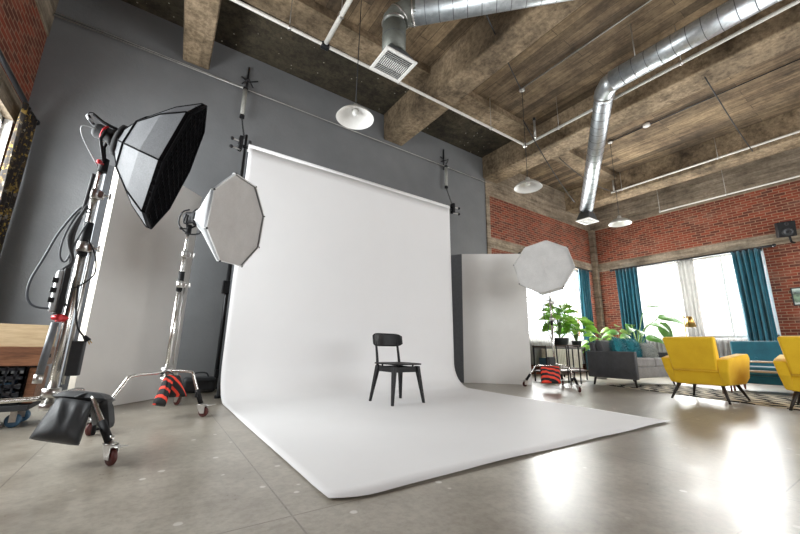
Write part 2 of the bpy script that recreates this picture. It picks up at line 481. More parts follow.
    def build(s, name, m, parent=None, world=True, tagv=None, origin=True, recalc=True, solid=0, subsurf=0):
        if m is not None and not s.mats: s.mats = [m]
        elif m is not None and m not in s.mats: s.mats[0:1] = [m] if s.mats == [] else s.mats[0:1]
        if recalc: bmesh.ops.recalc_face_normals(s.bm, faces=s.bm.faces[:])
        me = bpy.data.meshes.new(name)
        o = bpy.data.objects.new(name, me); COL.objects.link(o)
        if parent is not None:
            o.parent = parent
            if world:
                s.bm.transform(rootmat(parent).inverted())
        elif origin:
            xs = [v.co for v in s.bm.verts]
            lo = V((min(v.x for v in xs), min(v.y for v in xs), min(v.z for v in xs)))
            hi = V((max(v.x for v in xs), max(v.y for v in xs), max(v.z for v in xs)))
            c = V(((lo.x+hi.x)/2, (lo.y+hi.y)/2, lo.z))
            s.bm.transform(Matrix.Translation(-c)); o.location = c
        s.bm.to_mesh(me); s.bm.free()
        for mm in s.mats: me.materials.append(mm)
        if solid:
            md = o.modifiers.new('solid', 'SOLIDIFY'); md.thickness = solid; md.offset = 0
        if subsurf:
            md = o.modifiers.new('sub', 'SUBSURF'); md.levels = subsurf; md.render_levels = subsurf
        if tagv: tag(o, *tagv)
        return o

def tag(o, label=None, cat=None, group=None, kind=None):
    if label: o['label'] = label
    if cat: o['category'] = cat
    if group: o['group'] = group
    if kind: o['kind'] = kind
    return o
def thing(name, label, cat, loc=(0,0,0), rz=0, group=None):
    o = bpy.data.objects.new(name, None); COL.objects.link(o)
    o.location = loc; o.rotation_euler = (0,0,rz); o.empty_display_size = .1
    o.rotation_mode = 'XYZ'
    return tag(o, label, cat, group)
def struct(name, mb, m):
    return tag(mb.build(name, m, origin=False), kind='structure')
def kids(o): return [c for c in bpy.data.objects if c.parent == o]
def copy_tree(o, parent=None):
    c = o.copy(); COL.objects.link(c); c.parent = parent
    for ch in kids(o): copy_tree(ch, c)
    return c

# ------------------------------------------------------------------ room
XL, XR, YB = -1.8, 12.3, 6.2          # left wall, right wall, back wall
ZS, ZB, ZBR = 5.85, 5.2, 4.76         # slab, beam bottoms, top of the brick
Y0 = -2.6                             # the room goes on behind the camera
LT, LB = 3.56, 3.27                   # lintel
struct('floor', MB().span((XL-.3, Y0-.3, -.2), (XR+.3, YB+.3, 0)), M['floor'])
struct('ceiling', MB().span((XL-.3, Y0-.3, ZS), (XR+.3, YB+.3, ZS+.25)), M['slab'])
# back wall: painted left part, brick right part with a window
XG = 6.93
struct('wall_back_painted', MB().span((XL-.3, YB, 0), (XG, YB+.3, ZS)), M['paint'])
W2 = (8.2, 11.5, .92, LB)             # back window x0 x1 z0 z1
w = MB()
w.span((XG, YB, 0), (W2[0], YB+.3, LB)); w.span((W2[1], YB, 0), (XR+.3, YB+.3, LB))
w.span((W2[0], YB, 0), (W2[1], YB+.3, W2[2])); w.span((XG, YB, LT), (XR+.3, YB+.3, ZBR))
struct('wall_back', w, M['brick_y'])
struct('trim_1', MB().span((XG, YB-.012, LB), (XR, YB+.3, LT)), M['lintel_y'])
struct('trim_2', MB().span((XG, YB-.015, ZBR), (XR, YB+.3, ZS)), M['lintel_y'])
struct('trim_3', MB().span((XG, YB-.03, 0), (XG+.14, YB, ZBR)), M['lintel_y'])
struct('trim_4', MB().span((XR-.16, YB-.16, 0), (XR, YB, ZBR)), M['lintel_x'])
# right wall with a wide window
W1 = (2.03, 5.42, 1.05, LB)
w = MB()
w.span((XR, Y0, 0), (XR+.3, W1[0], LB)); w.span((XR, W1[1], 0), (XR+.3, YB, LB))
w.span((XR, W1[0], 0), (XR+.3, W1[1], W1[2])); w.span((XR, Y0, LT), (XR+.3, YB, ZBR))
struct('wall_right', w, M['brick_x'])
struct('trim_5', MB().span((XR-.012, Y0, LB), (XR+.3, YB, LT)), M['lintel_x'])
struct('trim_6', MB().span((XR-.015, Y0, ZBR), (XR+.3, YB, ZS)), M['lintel_x'])
# left wall with a window
W3 = (2.4, 5.92, .95, LB)
w = MB()
w.span((XL-.3, Y0, 0), (XL, W3[0], LB)); w.span((XL-.3, W3[1], 0), (XL, YB, LB))
w.span((XL-.3, W3[0], 0), (XL, W3[1], W3[2])); w.span((XL-.3, Y0, LT), (XL, YB, ZBR))
struct('wall_left', w, M['brick_x'])
struct('trim_7', MB().span((XL-.3, Y0, LB), (XL+.012, YB, LT)), M['lintel_x'])
struct('trim_8', MB().span((XL-.3, Y0, ZBR), (XL+.015, YB, ZS)), M['lintel_x'])
W4 = (2.5, 11.0, 1.0, 3.9)  # opening added in the unseen front wall to let in fill light
w = MB()
w.span((XL-.3, Y0-.3, 0), (W4[0], Y0, ZS)); w.span((W4[1], Y0-.3, 0), (XR+.3, Y0, ZS))
w.span((W4[0], Y0-.3, 0), (W4[1], Y0, W4[2])); w.span((W4[0], Y0-.3, W4[3]), (W4[1], Y0, ZS))
struct('wall_front', w, M['brick_y'])
# beams, running away from the camera
def beam(n, x0, x1, zb=ZB, y1=YB):
    struct('trim_%d' % n, MB().hexa([(x0,Y0,zb),(x1,Y0,zb),(x1,y1,zb),(x0,y1,zb),(x0-.02,Y0,ZS+.01),(x1+.02,Y0,ZS+.01),(x1+.02,y1,ZS+.01),(x0-.02,y1,ZS+.01)], .02, 1), M['beam'])
struct('trim_9', MB().hexa([(-.62,Y0,ZB),(.02,Y0,ZB),(.15,YB,ZB),(-.24,YB,ZB),(-.62,Y0,ZS+.01),(.02,Y0,ZS+.01),(.15,YB,ZS+.01),(-.24,YB,ZS+.01)], .02, 1), M['beam']); beam(10, 3.66, 4.16); beam(11, 6.86, 7.43); beam(12, 10.83, 11.38)
# cross joists and the dark stained slab strip by the grey wall
for n, (a, b) in enumerate(((XL,-.36),(.09,3.66),(4.16,6.86),(7.43,10.83))):
    struct('trim_%d' % (13+n), MB().span((a-.03, 4.5, 5.70), (b+.03, 4.98, ZS+.01)), M['joist'])
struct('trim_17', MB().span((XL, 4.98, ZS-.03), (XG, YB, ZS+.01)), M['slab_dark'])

# windows
def window(n, axis, c, a0, a1, z0, z1, mull):
    """axis 'x': wall normal along x at x=c, spanning y"""
    def S(mb, u0, u1, za, zb, d0, d1):
        if axis == 'x': mb.span((c+d0, u0, za), (c+d1, u1, zb))
        else: mb.span((u0, c+d0, za), (u1, c+d1, zb))
    fr = MB()
    for u0, u1, za, zb in ((a0,a0+.07,z0,z1),(a1-.07,a1,z0,z1),(a0,a1,z0,z0+.07),(a0,a1,z1-.07,z1)): S(fr,u0,u1,za,zb,-.03,.05)
    for k in range(1, mull): 
        u = a0+(a1-a0)*k/mull; S(fr, u-.025, u+.025, z0, z1, -.02, .03)
    S(fr, a0, a1, z0+(z1-z0)*.5-.018, z0+(z1-z0)*.5+.018, -.015, .02)
    o = tag(fr.build('window_%d' % n, M['whiteframe'], origin=False), kind='structure')
    g = MB(); S(g, a0+.05, a1-.05, z0+.05, z1-.05, 0, .006)
    g.build('glass_pane', M['glass'], o)
window(1, 'x', XR+.16, *W1, 4)
window(2, 'y', YB+.16, *W2, 4)
window(3, 'x', XL-.12, *W3, 4)
window(4, 'y', Y0-.14, *W4, 7)  # unseen window, added behind the camera for the fill
struct('trim_21', MB().span((XL-.28, W3[1]-.02, W3[2]), (XL+.004, W3[1]+.0, LB)), M['whiteframe'])
struct('trim_18', MB().span((XR-.03, W1[0]-.03, W1[2]-.05), (XR+.12, W1[1]+.03, W1[2])), M['whiteframe'])
struct('trim_19', MB().span((W2[0]-.03, YB-.03, W2[2]-.05), (W2[1]+.03, YB+.12, W2[2])), M['whiteframe'])
struct('trim_20', MB().span((XR-.02, W1[0]-.02, W1[2]), (XR+.05, W1[0], LB)), M['whiteframe'])

# ------------------------------------------------------------------ curtains
def curtain(name, label, m, axis, c, u0, u1, z0, z1, folds, amp, group=None, lean=0, cat='curtain'):
    def f(u, v):
        z = z0+(z1-z0)*v
        t = u0+(u1-u0)*(u*(1-.06*math.sin(PI*v)) + .03*math.sin(PI*v)) + lean*(1-v)
        ph = u*folds*2*PI
        d = amp*(math.sin(ph+.6*math.sin(v*3)) + .3*math.sin(2.3*ph+v*4))*(.75+.35*(1-v)) 
        return (c+d, t, z) if axis == 'x' else (t, c+d, z)
    return MB().grid(f, folds*12, 14).build(name, m, tagv=(label, cat, group), solid=.006)
curtain('curtain', 'teal curtain left of the wide window on the right brick wall', M['curtain'], 'x', XR-.2, 4.80, 5.44, .08, 3.22, 6, .045)
curtain('curtain', 'long teal curtain right of the wide window, nearest the speaker', M['curtain'], 'x', XR-.2, 2.03, 2.58, .08, 3.22, 5, .045)
curtain('curtain', 'teal curtain beside the back window near the brick corner', M['curtain'], 'y', YB-.2, 10.95, 11.5, .08, 3.2, 5, .045)
curtain('sheer_curtain', 'grey sheer curtain hanging down the middle of the wide window', M['sheer'], 'x', XR-.14, 3.40, 3.78, .1, 3.22, 4, .03)
curtain('sheer_curtain', 'white sheer gathered beside the left teal curtain of the wide window', M['sheer_white'], 'x', XR-.12, 4.1, 4.85, .1, 3.22, 7, .025)
curtain('cafe_curtain', 'low grey lace curtain along the bottom of the wide window', M['sheer_white'], 'x', XR-.1, 2.1, 4.7, .35, 1.04, 22, .018)
curtain('cafe_curtain', 'low pale curtain under the back window behind the shelf', M['sheer_white'], 'y', YB-.1, 8.3, 11.0, .25, 1.05, 22, .018)
curtain('floral_curtain', 'brown and yellow floral curtain at the left wall window', M['floral'], 'x', XL+.13, 5.62, 6.12, .7, 3.42, 5, .04)

def rod(label, axis, c, u0, u1, z):
    P = (lambda u, dz=0, d=0: (c+d, u, z+dz)) if axis == 'x' else (lambda u, dz=0, d=0: (u, c+d, z+dz))
    t = thing('curtain_rod', label, 'curtain rod', P((u0+u1)/2))
    MB().tube([P(u0), P(u1)], .026, 10).build('rod', M['blackmetal'], t)
    sg = -1 if (axis == 'x' and c < 0) else 1
    for u in (u0, u1): MB().sphere(P(u), .042, n=8).build('finial', M['blackmetal'], t)
    for k in (0, .5, 1):
        u = u0+.08+(u1-u0-.16)*k
        wall = (XR if c > 0 else XL) if axis == 'x' else YB
        MB().tube([P(u), P(u, 0, (wall-c)-.005 if axis == 'x' else YB-c-.005)], .008, 8).build('bracket', M['blackmetal'], t)
rod('black curtain rod along the top of the wide window', 'x', XR-.2, 1.78, 5.56, 3.23)
rod('black curtain rod above the back window', 'y', YB-.2, 8.0, 11.7, 3.22)
rod('dark curtain rod on the left brick wall', 'x', XL+.13, 2.3, 6.14, 3.44)

# radiator under the back window
r = thing('radiator', 'cream column radiator under the back window', 'radiator', (9.6, YB-.2, 0))
b = MB()
for k in range(24): b.box((8.75+k*.075, YB-.24, .42), (.05, .12, .56), bevel=.015)
b.build('columns', M['rad'], r)
b = MB(); b.tube([(8.7,YB-.24,.2),(10.55,YB-.24,.2)], .022); b.tube([(8.7,YB-.24,.64),(10.55,YB-.24,.64)], .022); b.build('pipe', M['rad'], r)
for x in (8.8, 10.4): MB().span((x-.02, YB-.28, 0), (x+.02, YB-.2, .2)).build('foot', M['rad'], r)

# ------------------------------------------------------------------ paper backdrop
t = thing('paper_backdrop', 'wide white seamless paper sweep hanging from a roll and rolled out on the floor', 'backdrop', (2.5, 4.9, 0))
prof = []
RY, RZ, RC = 4.86, 3.30, .42
for k in range(22): prof.append((RY, RZ - (RZ-RC-.02)*k/21))
for k in range(1, 15):
    a = PI/2*k/15; prof.append((RY-RC*(1-math.cos(a)), RC-RC*math.sin(a)+.005))
for k in range(26): prof.append((RY-RC - (RY-RC-1.575)*k/25, .005))
n = len(prof)
def pf(u, v):
    i = v*(n-1); y, z = prof[int(round(i))]
    s = max(0, min(1, (RY-y)/(RY-1.575)))
    x0 = .725+.0*s; x1 = 4.47 - .0*s if z > .5 else 4.50
    x1 = 4.40 + .07*(1 if z < .5 else (RZ-z)/(RZ-.5))
    x1 -= .24*s
    x = x0+(x1-x0)*u
    if z < .1 and s > .9:                       # the cut end lifts and waves a little
        e = (s-.9)/.1
        z += (.002+.007*min(1,u*4))*e*(1+.4*math.sin(u*9)+.3*math.sin(u*23))
        y -= (.035*max(0,1-u*1.6)+.01)*e
        # rounded near left corner
        if u < .06: y += .06*e*((.06-u)/.06)**2; z += .006*e*((.06-u)/.06)
        y += .012*e*math.sin(u*5)
    elif z < .1: z += .002*(1+math.sin(u*7+s*9))
    else: y += .004*math.sin(u*11)
    return (x, y, z)
MB().grid(pf, 60, n-1).build('paper_sheet', M['paper'], t, solid=.0015)
MB().lathe([(0,0),(.055,0),(.055,3.70),(0,3.70)], (.72, RY+.055, RZ+.02), (1,0,0), 28).build('paper_roll', M['paper'], t)
MB().tube([(.58, RY+.055, RZ+.02), (4.56, RY+.055, RZ+.02)], .022).build('roll_core', M['blackmetal'], t)

def hoist(label, x, xr, pts_z=5.2):
    t = thing('chain_hoist', label, 'chain hoist', (x, YB, pts_z), 0, 'backdrop hoists on the grey wall')
    b = MB(); b.tube([(x, YB-.03, 5.56), (x, YB-.03, 5.0)], .018, 8)
    b.tube([(x-.10, YB-.02, 5.33), (x, YB-.08, 5.22), (x+.17, YB-.02, 5.36)], .013, 8)
    b.tube([(x-.08, YB-.02, 5.2), (x, YB-.2, 5.2), (x+.1, YB-.02, 5.2)], .012, 8)
    b.build('wall_bracket', M['blackmetal'], t)
    A = V((x-.03, YB-.15, 5.0)); T = V((x-.03, YB-.15, 4.5)); B = V((xr, 4.92, 3.44))
    MB().tube([(x-.03,YB-.15,5.16), A], .006, 6).build('hook', M['blackmetal'], t)
    MB().cyl(A, A+V((0,0,.04)), .04).build('spring_cap', M['black'], t)
    MB().cyl(A, T, .036).build('spring_tube', M['tubelight'], t)
    MB().cyl(T, T-V((0,0,.05)), .04).build('spring_cap', M['black'], t)
    A = T-V((0,0,.05)); d = B-A
    c = MB()
    L = d.length; nk = int(L/.05); dn = d.normalized()
    for k in range(nk):
        p = A + dn*(k+.5)*(L/nk)
        sx = V((.012,0,0)) if k % 2 else V((0,.008,.009))
        c.tube([p-dn*.022, p-dn*.012+sx, p+dn*.012+sx, p+dn*.022, p+dn*.012-sx, p-dn*.012-sx, p-dn*.022], .004, 5)
    c.build('chain', M['blackmetal'], t)
hoist('backdrop hoist with bracket and chain above the left end of the roll', .76, .66)
hoist('backdrop hoist with bracket and chain above the right end of the roll', 5.42, 4.53)

# roll holders
def holder(label, x, sgn):
    t = thing('roll_clamp', label, 'clamp', (x, RY+.055, RZ-.1), 0, 'clamps at the ends of the paper roll')
    MB().box((x, RY+.055, RZ+.05), (.05, .1, .2), bevel=.01).build('clamp_body', M['black'], t)
    for dz in (.0, -.12):
        b = MB(); b.tube([(x, RY+.03, RZ+.06+dz), (x+sgn*.1, RY-.0, RZ+.06+dz)], .01, 8); b.build('clamp_screw', M['steel'], t)
        MB().sphere((x+sgn*.115, RY-.0, RZ+.06+dz), .024, n=8).build('clamp_knob', M['black'], t)
holder('black clamp with two knobs at the left end of the paper roll', .62, -1)
holder('small black clamp at the right end of the paper roll', 4.545, 1)
# autopole at left
PX, PY = .84, 6.04
t = thing('support_pole', 'black floor-standing pole beside the equipment bag, left of the paper', 'pole', (PX,PY,0))
MB().tube([(PX,PY,0.02),(PX,PY,2.3)], .030, 14).build('lower_tube', M['blackmetal'], t)
MB().tube([(PX,PY,2.28),(PX,PY,4.15)], .022, 14).build('upper_tube', M['blackmetal'], t)
MB().cyl((PX,PY,0),(PX,PY,.03),.055).build('rubber_foot', M['black'], t)
MB().box((PX-.02,PY-.03,1.5),(.11,.08,.2), bevel=.01).build('lock_lever', M['black'], t)
MB().box((PX+.02,PY-.03,.22),(.1,.09,.12), bevel=.01).build('lock_lever', M['black'], t)
MB().box((PX-.01,PY-.05,2.02),(.13,.012,.15)).build('tag', M['label'], t)
t = thing('support_pole', 'dark grey pole standing right behind the left edge of the paper', 'pole', (.755,5.05,0))
MB().tube([(.755,5.05,.02),(.755,5.05,3.5)], .024, 14).build('tube', M['darkpole'], t)
MB().cyl((.755,5.05,0),(.755,5.05,.03),.045).build('rubber_foot', M['black'], t)

# ------------------------------------------------------------------ V-flats
def vflat(label, hinge, e1, e2, h, th=.045):
    H, A, B = V((*hinge,0)), V((*e1,0)), V((*e2,0))
    t = thing('v_flat', label, 'foam board', H)
    def panel(P, Q, name, face, back, side):
        d = (Q-P).normalized(); nrm = V((-d.y, d.x, 0))*side
        up = V((0,0,h))
        b = MB()
        z0 = V((0,0,.004))
        c = [P+z0, Q+z0, Q+nrm*th+z0, P+nrm*th+z0]; c2 = [p+up for p in c]
        vs = [b.bm.verts.new(p) for p in c+c2]
        b.use(face); b._f([vs[0],vs[1],vs[5],vs[4]])
        b.use(back); b._f([vs[2],vs[3],vs[7],vs[6]])
        b.use(M['foam_edge'] if face is M['foam'] else M['foam_grey'])
        for q in ((1,2,6,5),(3,0,4,7),(0,3,2,1),(4,5,6,7)): b._f([vs[i] for i in q])
        return b.build(name, None, t)
    panel(A, H, 'white_panel', M['foam'], M['foam_black'], 1 if (H-A).cross(V((0,1,0))).z > 0 else -1)
    panel(H, B, 'black_panel', M['foam_grey'], M['foam'], -1)
    return t
lf = vflat('white foam V-flat standing behind the left studio lights', (.29,5.47), (-.54,4.54), (-.72,5.06), 2.66, th=.07)
rf = vflat('white foam V-flat with a wall outlet behind it, right of the paper', (5.06,5.22), (6.04,4.41), (4.66,6.1), 2.56)
rf['label'] = 'white foam V-flat with a black folded wing, right of the paper sweep'
# faint outlet plate taped on the right flat
d = (V((6.04,4.41,0))-V((5.06,5.22,0))).normalized(); nn = V((d.y,-d.x,0))
c = V((5.06,5.22,0))+d*.62+nn*.004
b = MB()
for s in (-.045,.045):
    q = c+d*s; up = V((0,0,.05)); dd = d*.042
    b.hexa([q-dd-up+V((0,0,.97)), q+dd-up+V((0,0,.97)), q+dd-up-nn*-.006+V((0,0,.97)), q-dd-up-nn*-.006+V((0,0,.97)),
            q-dd+up+V((0,0,.97)), q+dd+up+V((0,0,.97)), q+dd+up-nn*-.006+V((0,0,.97)), q-dd+up-nn*-.006+V((0,0,.97))])
b.build('paper_patch', M['foam'], rf)
# white bracing strip of the left flat
# ------------------------------------------------------------------ black chair on the paper
t = thing('side_chair', 'black wooden chair with a curved backrest standing on the white paper', 'chair', (2.53, 3.765, .007), math.radians(4))
def ch(mb, name, mt=None): return mb.build(name, mt or M['chair'], t, world=False)
legs = [(-1,1,.44),(1,1,.44),(-1,-1,.44),(1,-1,.44)]
for sx, sy, zt in legs:
    foot = V((sx*.235, sy*.225, 0)); top = V((sx*.175, sy*.165, .425))
    w0, w1 = .016, .030
    c = []
    for p, w_ in ((foot, w0), (top, w1)):
        for a, b_ in ((-1,-1),(1,-1),(1,1),(-1,1)): c.append(p+V((a*w_*.75, b_*w_, 0)))
    b = MB(); b.hexa(c, .004, 2)
    ch(b, 'leg')
# rails under the seat
b = MB()
b.box((0,-.165,.385),(.35,.022,.06),bevel=.003); b.box((0,.165,.385),(.35,.022,.06),bevel=.003)
b.box((-.175,0,.385),(.022,.33,.06),bevel=.003); b.box((.175,0,.385),(.022,.33,.06),bevel=.003)
ch(b, 'seat_frame')
b = MB()
def seat(u, v):
    x = (u-.5)*2; y = (v-.5)*2
    rr = 1-.06*abs(x)**6*abs(y)**6
    X = x*.225*rr*(1-.05*(y+1)/2); Y = y*.215*rr
    return (X, Y, .450 - .012*(1-x*x)*(1-y*y) - .006*max(0,-y-.6))
b.grid(seat, 18, 18)
o = ch(b, 'seat'); md = o.modifiers.new('s','SOLIDIFY'); md.thickness = .016; md.offset = 0
for sx in (-.12,.12):
    for sy in (-.15,.15): 
        ch(MB().cyl((sx,sy,.405),(sx,sy,.446),.012), 'spacer')
for s in (-1, 1):
    b = MB(); b.tube([(s*.172,.178,.41),(s*.170,.205,.56),(s*.168,.238,.70),(s*.166,.262,.79)], [.019,.012], 10, 3)
    ch(b, 'back_post')
b = MB()
def back(u, v):
    a = (u-.5)*2; x = a*.232
    y = .235 + .02*(v) - .075*a*a + .0
    edge = 1-.42*abs(a)**7
    z = .735 + (v-.5)*.165*edge + 0
    return (x, y+.035, z)
b.grid(back, 20, 8)
o = ch(b, 'backrest'); md = o.modifiers.new('s','SOLIDIFY'); md.thickness = .018; md.offset = 0

# ------------------------------------------------------------------ studio stands
def caster(leg, x, y, ang, wheel_m):
    b = MB(); c = V((x, y, .05)); d = V((math.cos(ang), math.sin(ang), 0)); s = V((-d.y, d.x, 0))
    c = c-V((0,0,.006)); b.lathe([(0,-.013),(.038,-.013),(.044,-.007),(.044,.007),(.038,.013),(0,.013)], c, s, 24); b.build('caster_wheel', wheel_m, leg)
    f = MB()
    for k in (-1, 1):
        p = c + s*.021*k
        f.hexa([p-d*.022-V((0,0,.012))-s*.002, p+d*.016-V((0,0,.012))-s*.002, p+d*.016-V((0,0,.012))+s*.002, p-d*.022-V((0,0,.012))+s*.002,
                p-d*.068+V((0,0,.064))-s*.002, p+d*.018+V((0,0,.064))-s*.002, p+d*.018+V((0,0,.064))+s*.002, p-d*.068+V((0,0,.064))+s*.002])
    f.tube([c-s*.026, c+s*.026], .008, 8)
    q = c-d*.028
    f.cyl(q+V((0,0,.058)), q+V((0,0,.068)), .034); f.cyl(q+V((0,0,.065)), q+V((0,0,.105)), .012)
    f.build('caster_fork', M['steel'], leg)
    l = MB(); l.hexa([c+d*.0-s*.022+V((0,0,.052)), c+d*.10-s*.028+V((0,0,.062)), c+d*.10+s*.028+V((0,0,.062)), c+s*.022+V((0,0,.052)),
                      c+d*.0-s*.022+V((0,0,.058)), c+d*.10-s*.028+V((0,0,.068)), c+d*.10+s*.028+V((0,0,.068)), c+s*.022+V((0,0,.058))], .002, 1)
    l.build('brake_lever', M['steel'], leg)
    return q

def roller_stand(label, x, y, zj, casters, segs, top, sleeve, group, wheels=None):
    """segs: list of (z0, z1, radius)"""
    t = thing('roller_stand', label, 'light stand', (x, y, 0), 0, group)
    for k, (z0, z1, r_) in enumerate(segs):
        MB().tube([(x,y,z0),(x,y,z1)], r_, 16).build('column_tube', M['chrome'], t)
    for k, (z0, z1, r_) in enumerate(segs[:-1]):
        c = MB(); c.cyl((x,y,z1-.03),(x,y,z1+.035), r_+.012); c.box((x+.03,y-.01,z1), (.04,.03,.05), bevel=.006)
        c.build('collar', M['steel'], t)
        k_ = MB(); k_.tube([(x+.035,y-.01,z1),(x+.075,y-.02,z1)], .006, 6); k_.box((x+.08,y-.02,z1),(.014,.03,.045),bevel=.005); k_.build('lock_knob', M['steel'], t)
    MB().tube([(x,y,sleeve[0]),(x,y,sleeve[1])], sleeve[2], 16).build('grip_sleeve', M['black'], t)
    # side guide rail of the crank column
    g = MB(); g.tube([(x+.042,y+.01,zj+.05),(x+.042,y+.01,segs[0][1]-.02)], .008, 8); g.build('guide_rail', M['steel'], t)
    h = MB()
    h.cyl((x,y,zj-.09),(x,y,zj-.055), .042); h.cyl((x,y,zj-.02),(x,y,zj+.03), .045)
    h.build('leg_hub', M['steel'], t)
    for k, (cx, cy) in enumerate(casters):
        d = V((cx-x, cy-y, 0)); L = d.length; d.normalize(); s = V((-d.y,d.x,0))
        zz = zj - .012*k
        bend = V((x,y,zz)) + d*(L*.60)
        end = V((cx,cy,.115)) - d*.03
        pts = [V((x,y,zz))+d*.02, V((x,y,zz))+d*(L*.25), bend-d*.07, bend-d*.02+V((0,0,-.006)), bend+(end-bend)*.08+V((0,0,.004)), bend+(end-bend)*.3, end]
        l = MB().tube(pts, .0135, 12, 4).build('leg', M['chrome'], t)
        w_ = MB(); w_.tube([end-(end-bend).normalized()*.13, end], .021, 12); w_.build('leg_sleeve', M['black'], l)
        kn = MB(); e = end-(end-bend).normalized()*.09
        kn.tube([e, e+s*-.05], .006, 6); kn.box(e+s*-.055, (.02,.03,.05), bevel=.006); kn.build('leg_knob', M['black'], l)
        caster(l, cx, cy, math.atan2(d.y,d.x)-.25+.5*k, M['redw'])
    return t
S1, S2, S3 = (-.46,3.02), (.14,4.0), (5.93,3.84)
roller_stand('tall chrome roller stand at the far left carrying the black softbox', *S1, .345, [(-.10,2.62),(-.30,3.62),(-1.16,2.78)],
             [(.25,1.25,.023),(1.2,1.62,.019),(1.58,1.84,.015)], 1.9, (1.2,1.42,.027), 'roller stands')
roller_stand('chrome roller stand left of the paper carrying the grey octagonal softbox', *S2, .40, [(.47,3.86),(-.28,3.48),(.30,4.68)],
             [(.3,1.2,.021),(1.15,1.5,.018),(1.46,1.74,.014)], 1.8, (1.14,1.33,.026), 'roller stands')
roller_stand('chrome roller stand right of the paper carrying the white octagonal softbox', *S3, .40, [(5.75,3.32),(6.58,4.12),(5.68,4.3)],
             [(.3,1.2,.021),(1.15,1.5,.018),(1.46,1.84,.014)], 1.9, (1.1,1.2,.025), 'roller stands')

# ------------------------------------------------------------------ lights and softboxes
def frame_of(d, up=V((0,0,1))):
    d = V(d).normalized(); s = d.cross(up).normalized(); u = s.cross(d)
    return d, s, u

def octabox(name, label, H, d, L, R, roll, shell, front, grid, r0=.085, lip=.05, prof=((.0,.17),(.16,.42),(.5,.74),(1,1)), trims=True, shell_in=None):
    H = V(H); d, s, u = frame_of(d)
    t = thing(name, label, 'softbox', H)
    def P(k, tt, rr): 
        a = roll + k*PI/4
        return H + d*(L*tt) + (s*math.cos(a)+u*math.sin(a))*(R*rr)
    b = MB()
    prev = None
    for tt, rr in prof:
        vs = [b.bm.verts.new(P(k, tt, rr)) for k in range(8)]
        if prev:
            for k in range(8): b._f([prev[k], prev[(k+1)%8], vs[(k+1)%8], vs[k]])
        prev = vs
    b.build('shell', shell, t, solid=.004)
    # lip round the front
    b = MB(); 
    A = [b.bm.verts.new(P(k,1,1)) for k in range(8)]; B = [b.bm.verts.new(P(k,1,1.0)+d*lip) for k in range(8)]
    for k in range(8): b._f([A[k],A[(k+1)%8],B[(k+1)%8],B[k]])
    b.build('rim', M['sb_trim'] if grid else shell, t, solid=.004)
    b = MB(); b.grid(lambda a, r_: (lambda kk, fr: P(kk,1,1).lerp(P(kk+1,1,1),fr).lerp(H+d*L, 1-r_*.995) + d*(lip*.25 - .02*(1-r_)*0 + .012*math.sin(a*40)*r_*(1-r_)))(int(a*7.9999), a*8-int(a*7.9999)), 32, 6, closed_u=True)
    b.build('front_diffuser', front, t)
    if grid:
        g = MB(); nG = 7
        for i in range(-nG+1, nG):
            q = i/nG*R
            h = R*.93*math.sqrt(max(0,1-(q/R)**2))
            for a_, b_ in ((s,u),(u,s)):
                c0 = H+d*(L+lip*.3)+a_*q
                p = [c0-b_*h, c0+b_*h]
                g.hexa([p[0]-a_*.002, p[1]-a_*.002, p[1]+a_*.002, p[0]+a_*.002, p[0]-a_*.002+d*lip*.6, p[1]-a_*.002+d*lip*.6, p[1]+a_*.002+d*lip*.6, p[0]+a_*.002+d*lip*.6])
        g.build('egg_crate_grid', M['sb_trim'], t)
    # ribs and the seam tape over the shell
    for k in range(8):
        pts = [P(k, tt, rr*1.008) for tt, rr in prof] + [P(k,1,1.008)+d*lip]
        MB().tube(pts, .006 if trims else .004, 6).build('rib', M['sb_trim'] if trims else M['sb_white'], t)
    if trims:
        for (tt, rr) in (prof[1],):
            b = MB(); b.tube([P(k, tt, rr*1.012) for k in list(range(8))+[0]], .009, 6); b.build('seam_tape', M['sb_trim'], t)
        b = MB(); b.tube([P(k, 1, 1.005)+d*lip for k in list(range(8))+[0]], .009, 6); b.build('rim_binding', M['sb_trim'], t)
    else:
        b = MB(); b.tube([P(k, 1, 1.0)+d*lip for k in list(range(8))+[0]], .006, 6); b.build('rim_binding', M['sb_white'], t)
        for k in range(8):
            MB().sphere(P(k,1,1.005)+d*lip, .010, n=6).build('corner_tip', M['black'], t)
    MB().lathe([(.06,-.035),(R*prof[0][1]*1.05,-.03),(R*prof[0][1]*1.08,.01),(.07,.012)], H, d, 24).build('speed_ring', M['black'], t)
    return t

def strobe(label, H, d, col_x, col_y, zt, length=.27, r_=.062, accent=True):
    """studio flash head behind the speed ring, on a tilting bracket at the top of the stand"""
    H = V(H); d, s, u = frame_of(d)
    t = thing('studio_strobe', label, 'studio light', (col_x, col_y, zt))
    b = MB(); b.lathe([(0,-length),(r_*.8,-length),(r_,-length+.02),(r_,-.08),(r_*1.15,-.07),(r_*1.15,-.035),(0,-.035)], H, d, 24); b.build('light_body', M['black'], t)
    q = H-d*(length*.55)
    b = MB()
    for k in (-1,1):
        b.tube([q+s*(r_+.012)*k, q+s*(r_+.012)*k-u*.07, V((col_x,col_y,zt+.02))+s*.02*k], .010, 8)
    b.build('yoke', M['black'], t)
    MB().cyl((col_x,col_y,zt-.05),(col_x,col_y,zt+.045),.026).build('mount_socket', M['black'], t)
    h = MB(); h.tube([V((col_x,col_y,zt))+s*.02, V((col_x,col_y,zt))+s*.09-u*.02], .007, 6); h.sphere(V((col_x,col_y,zt))+s*.1-u*.02, .016, n=6); h.build('tilt_handle', M['red'] if accent else M['black'], t)
    return t, q, (d,s,u)

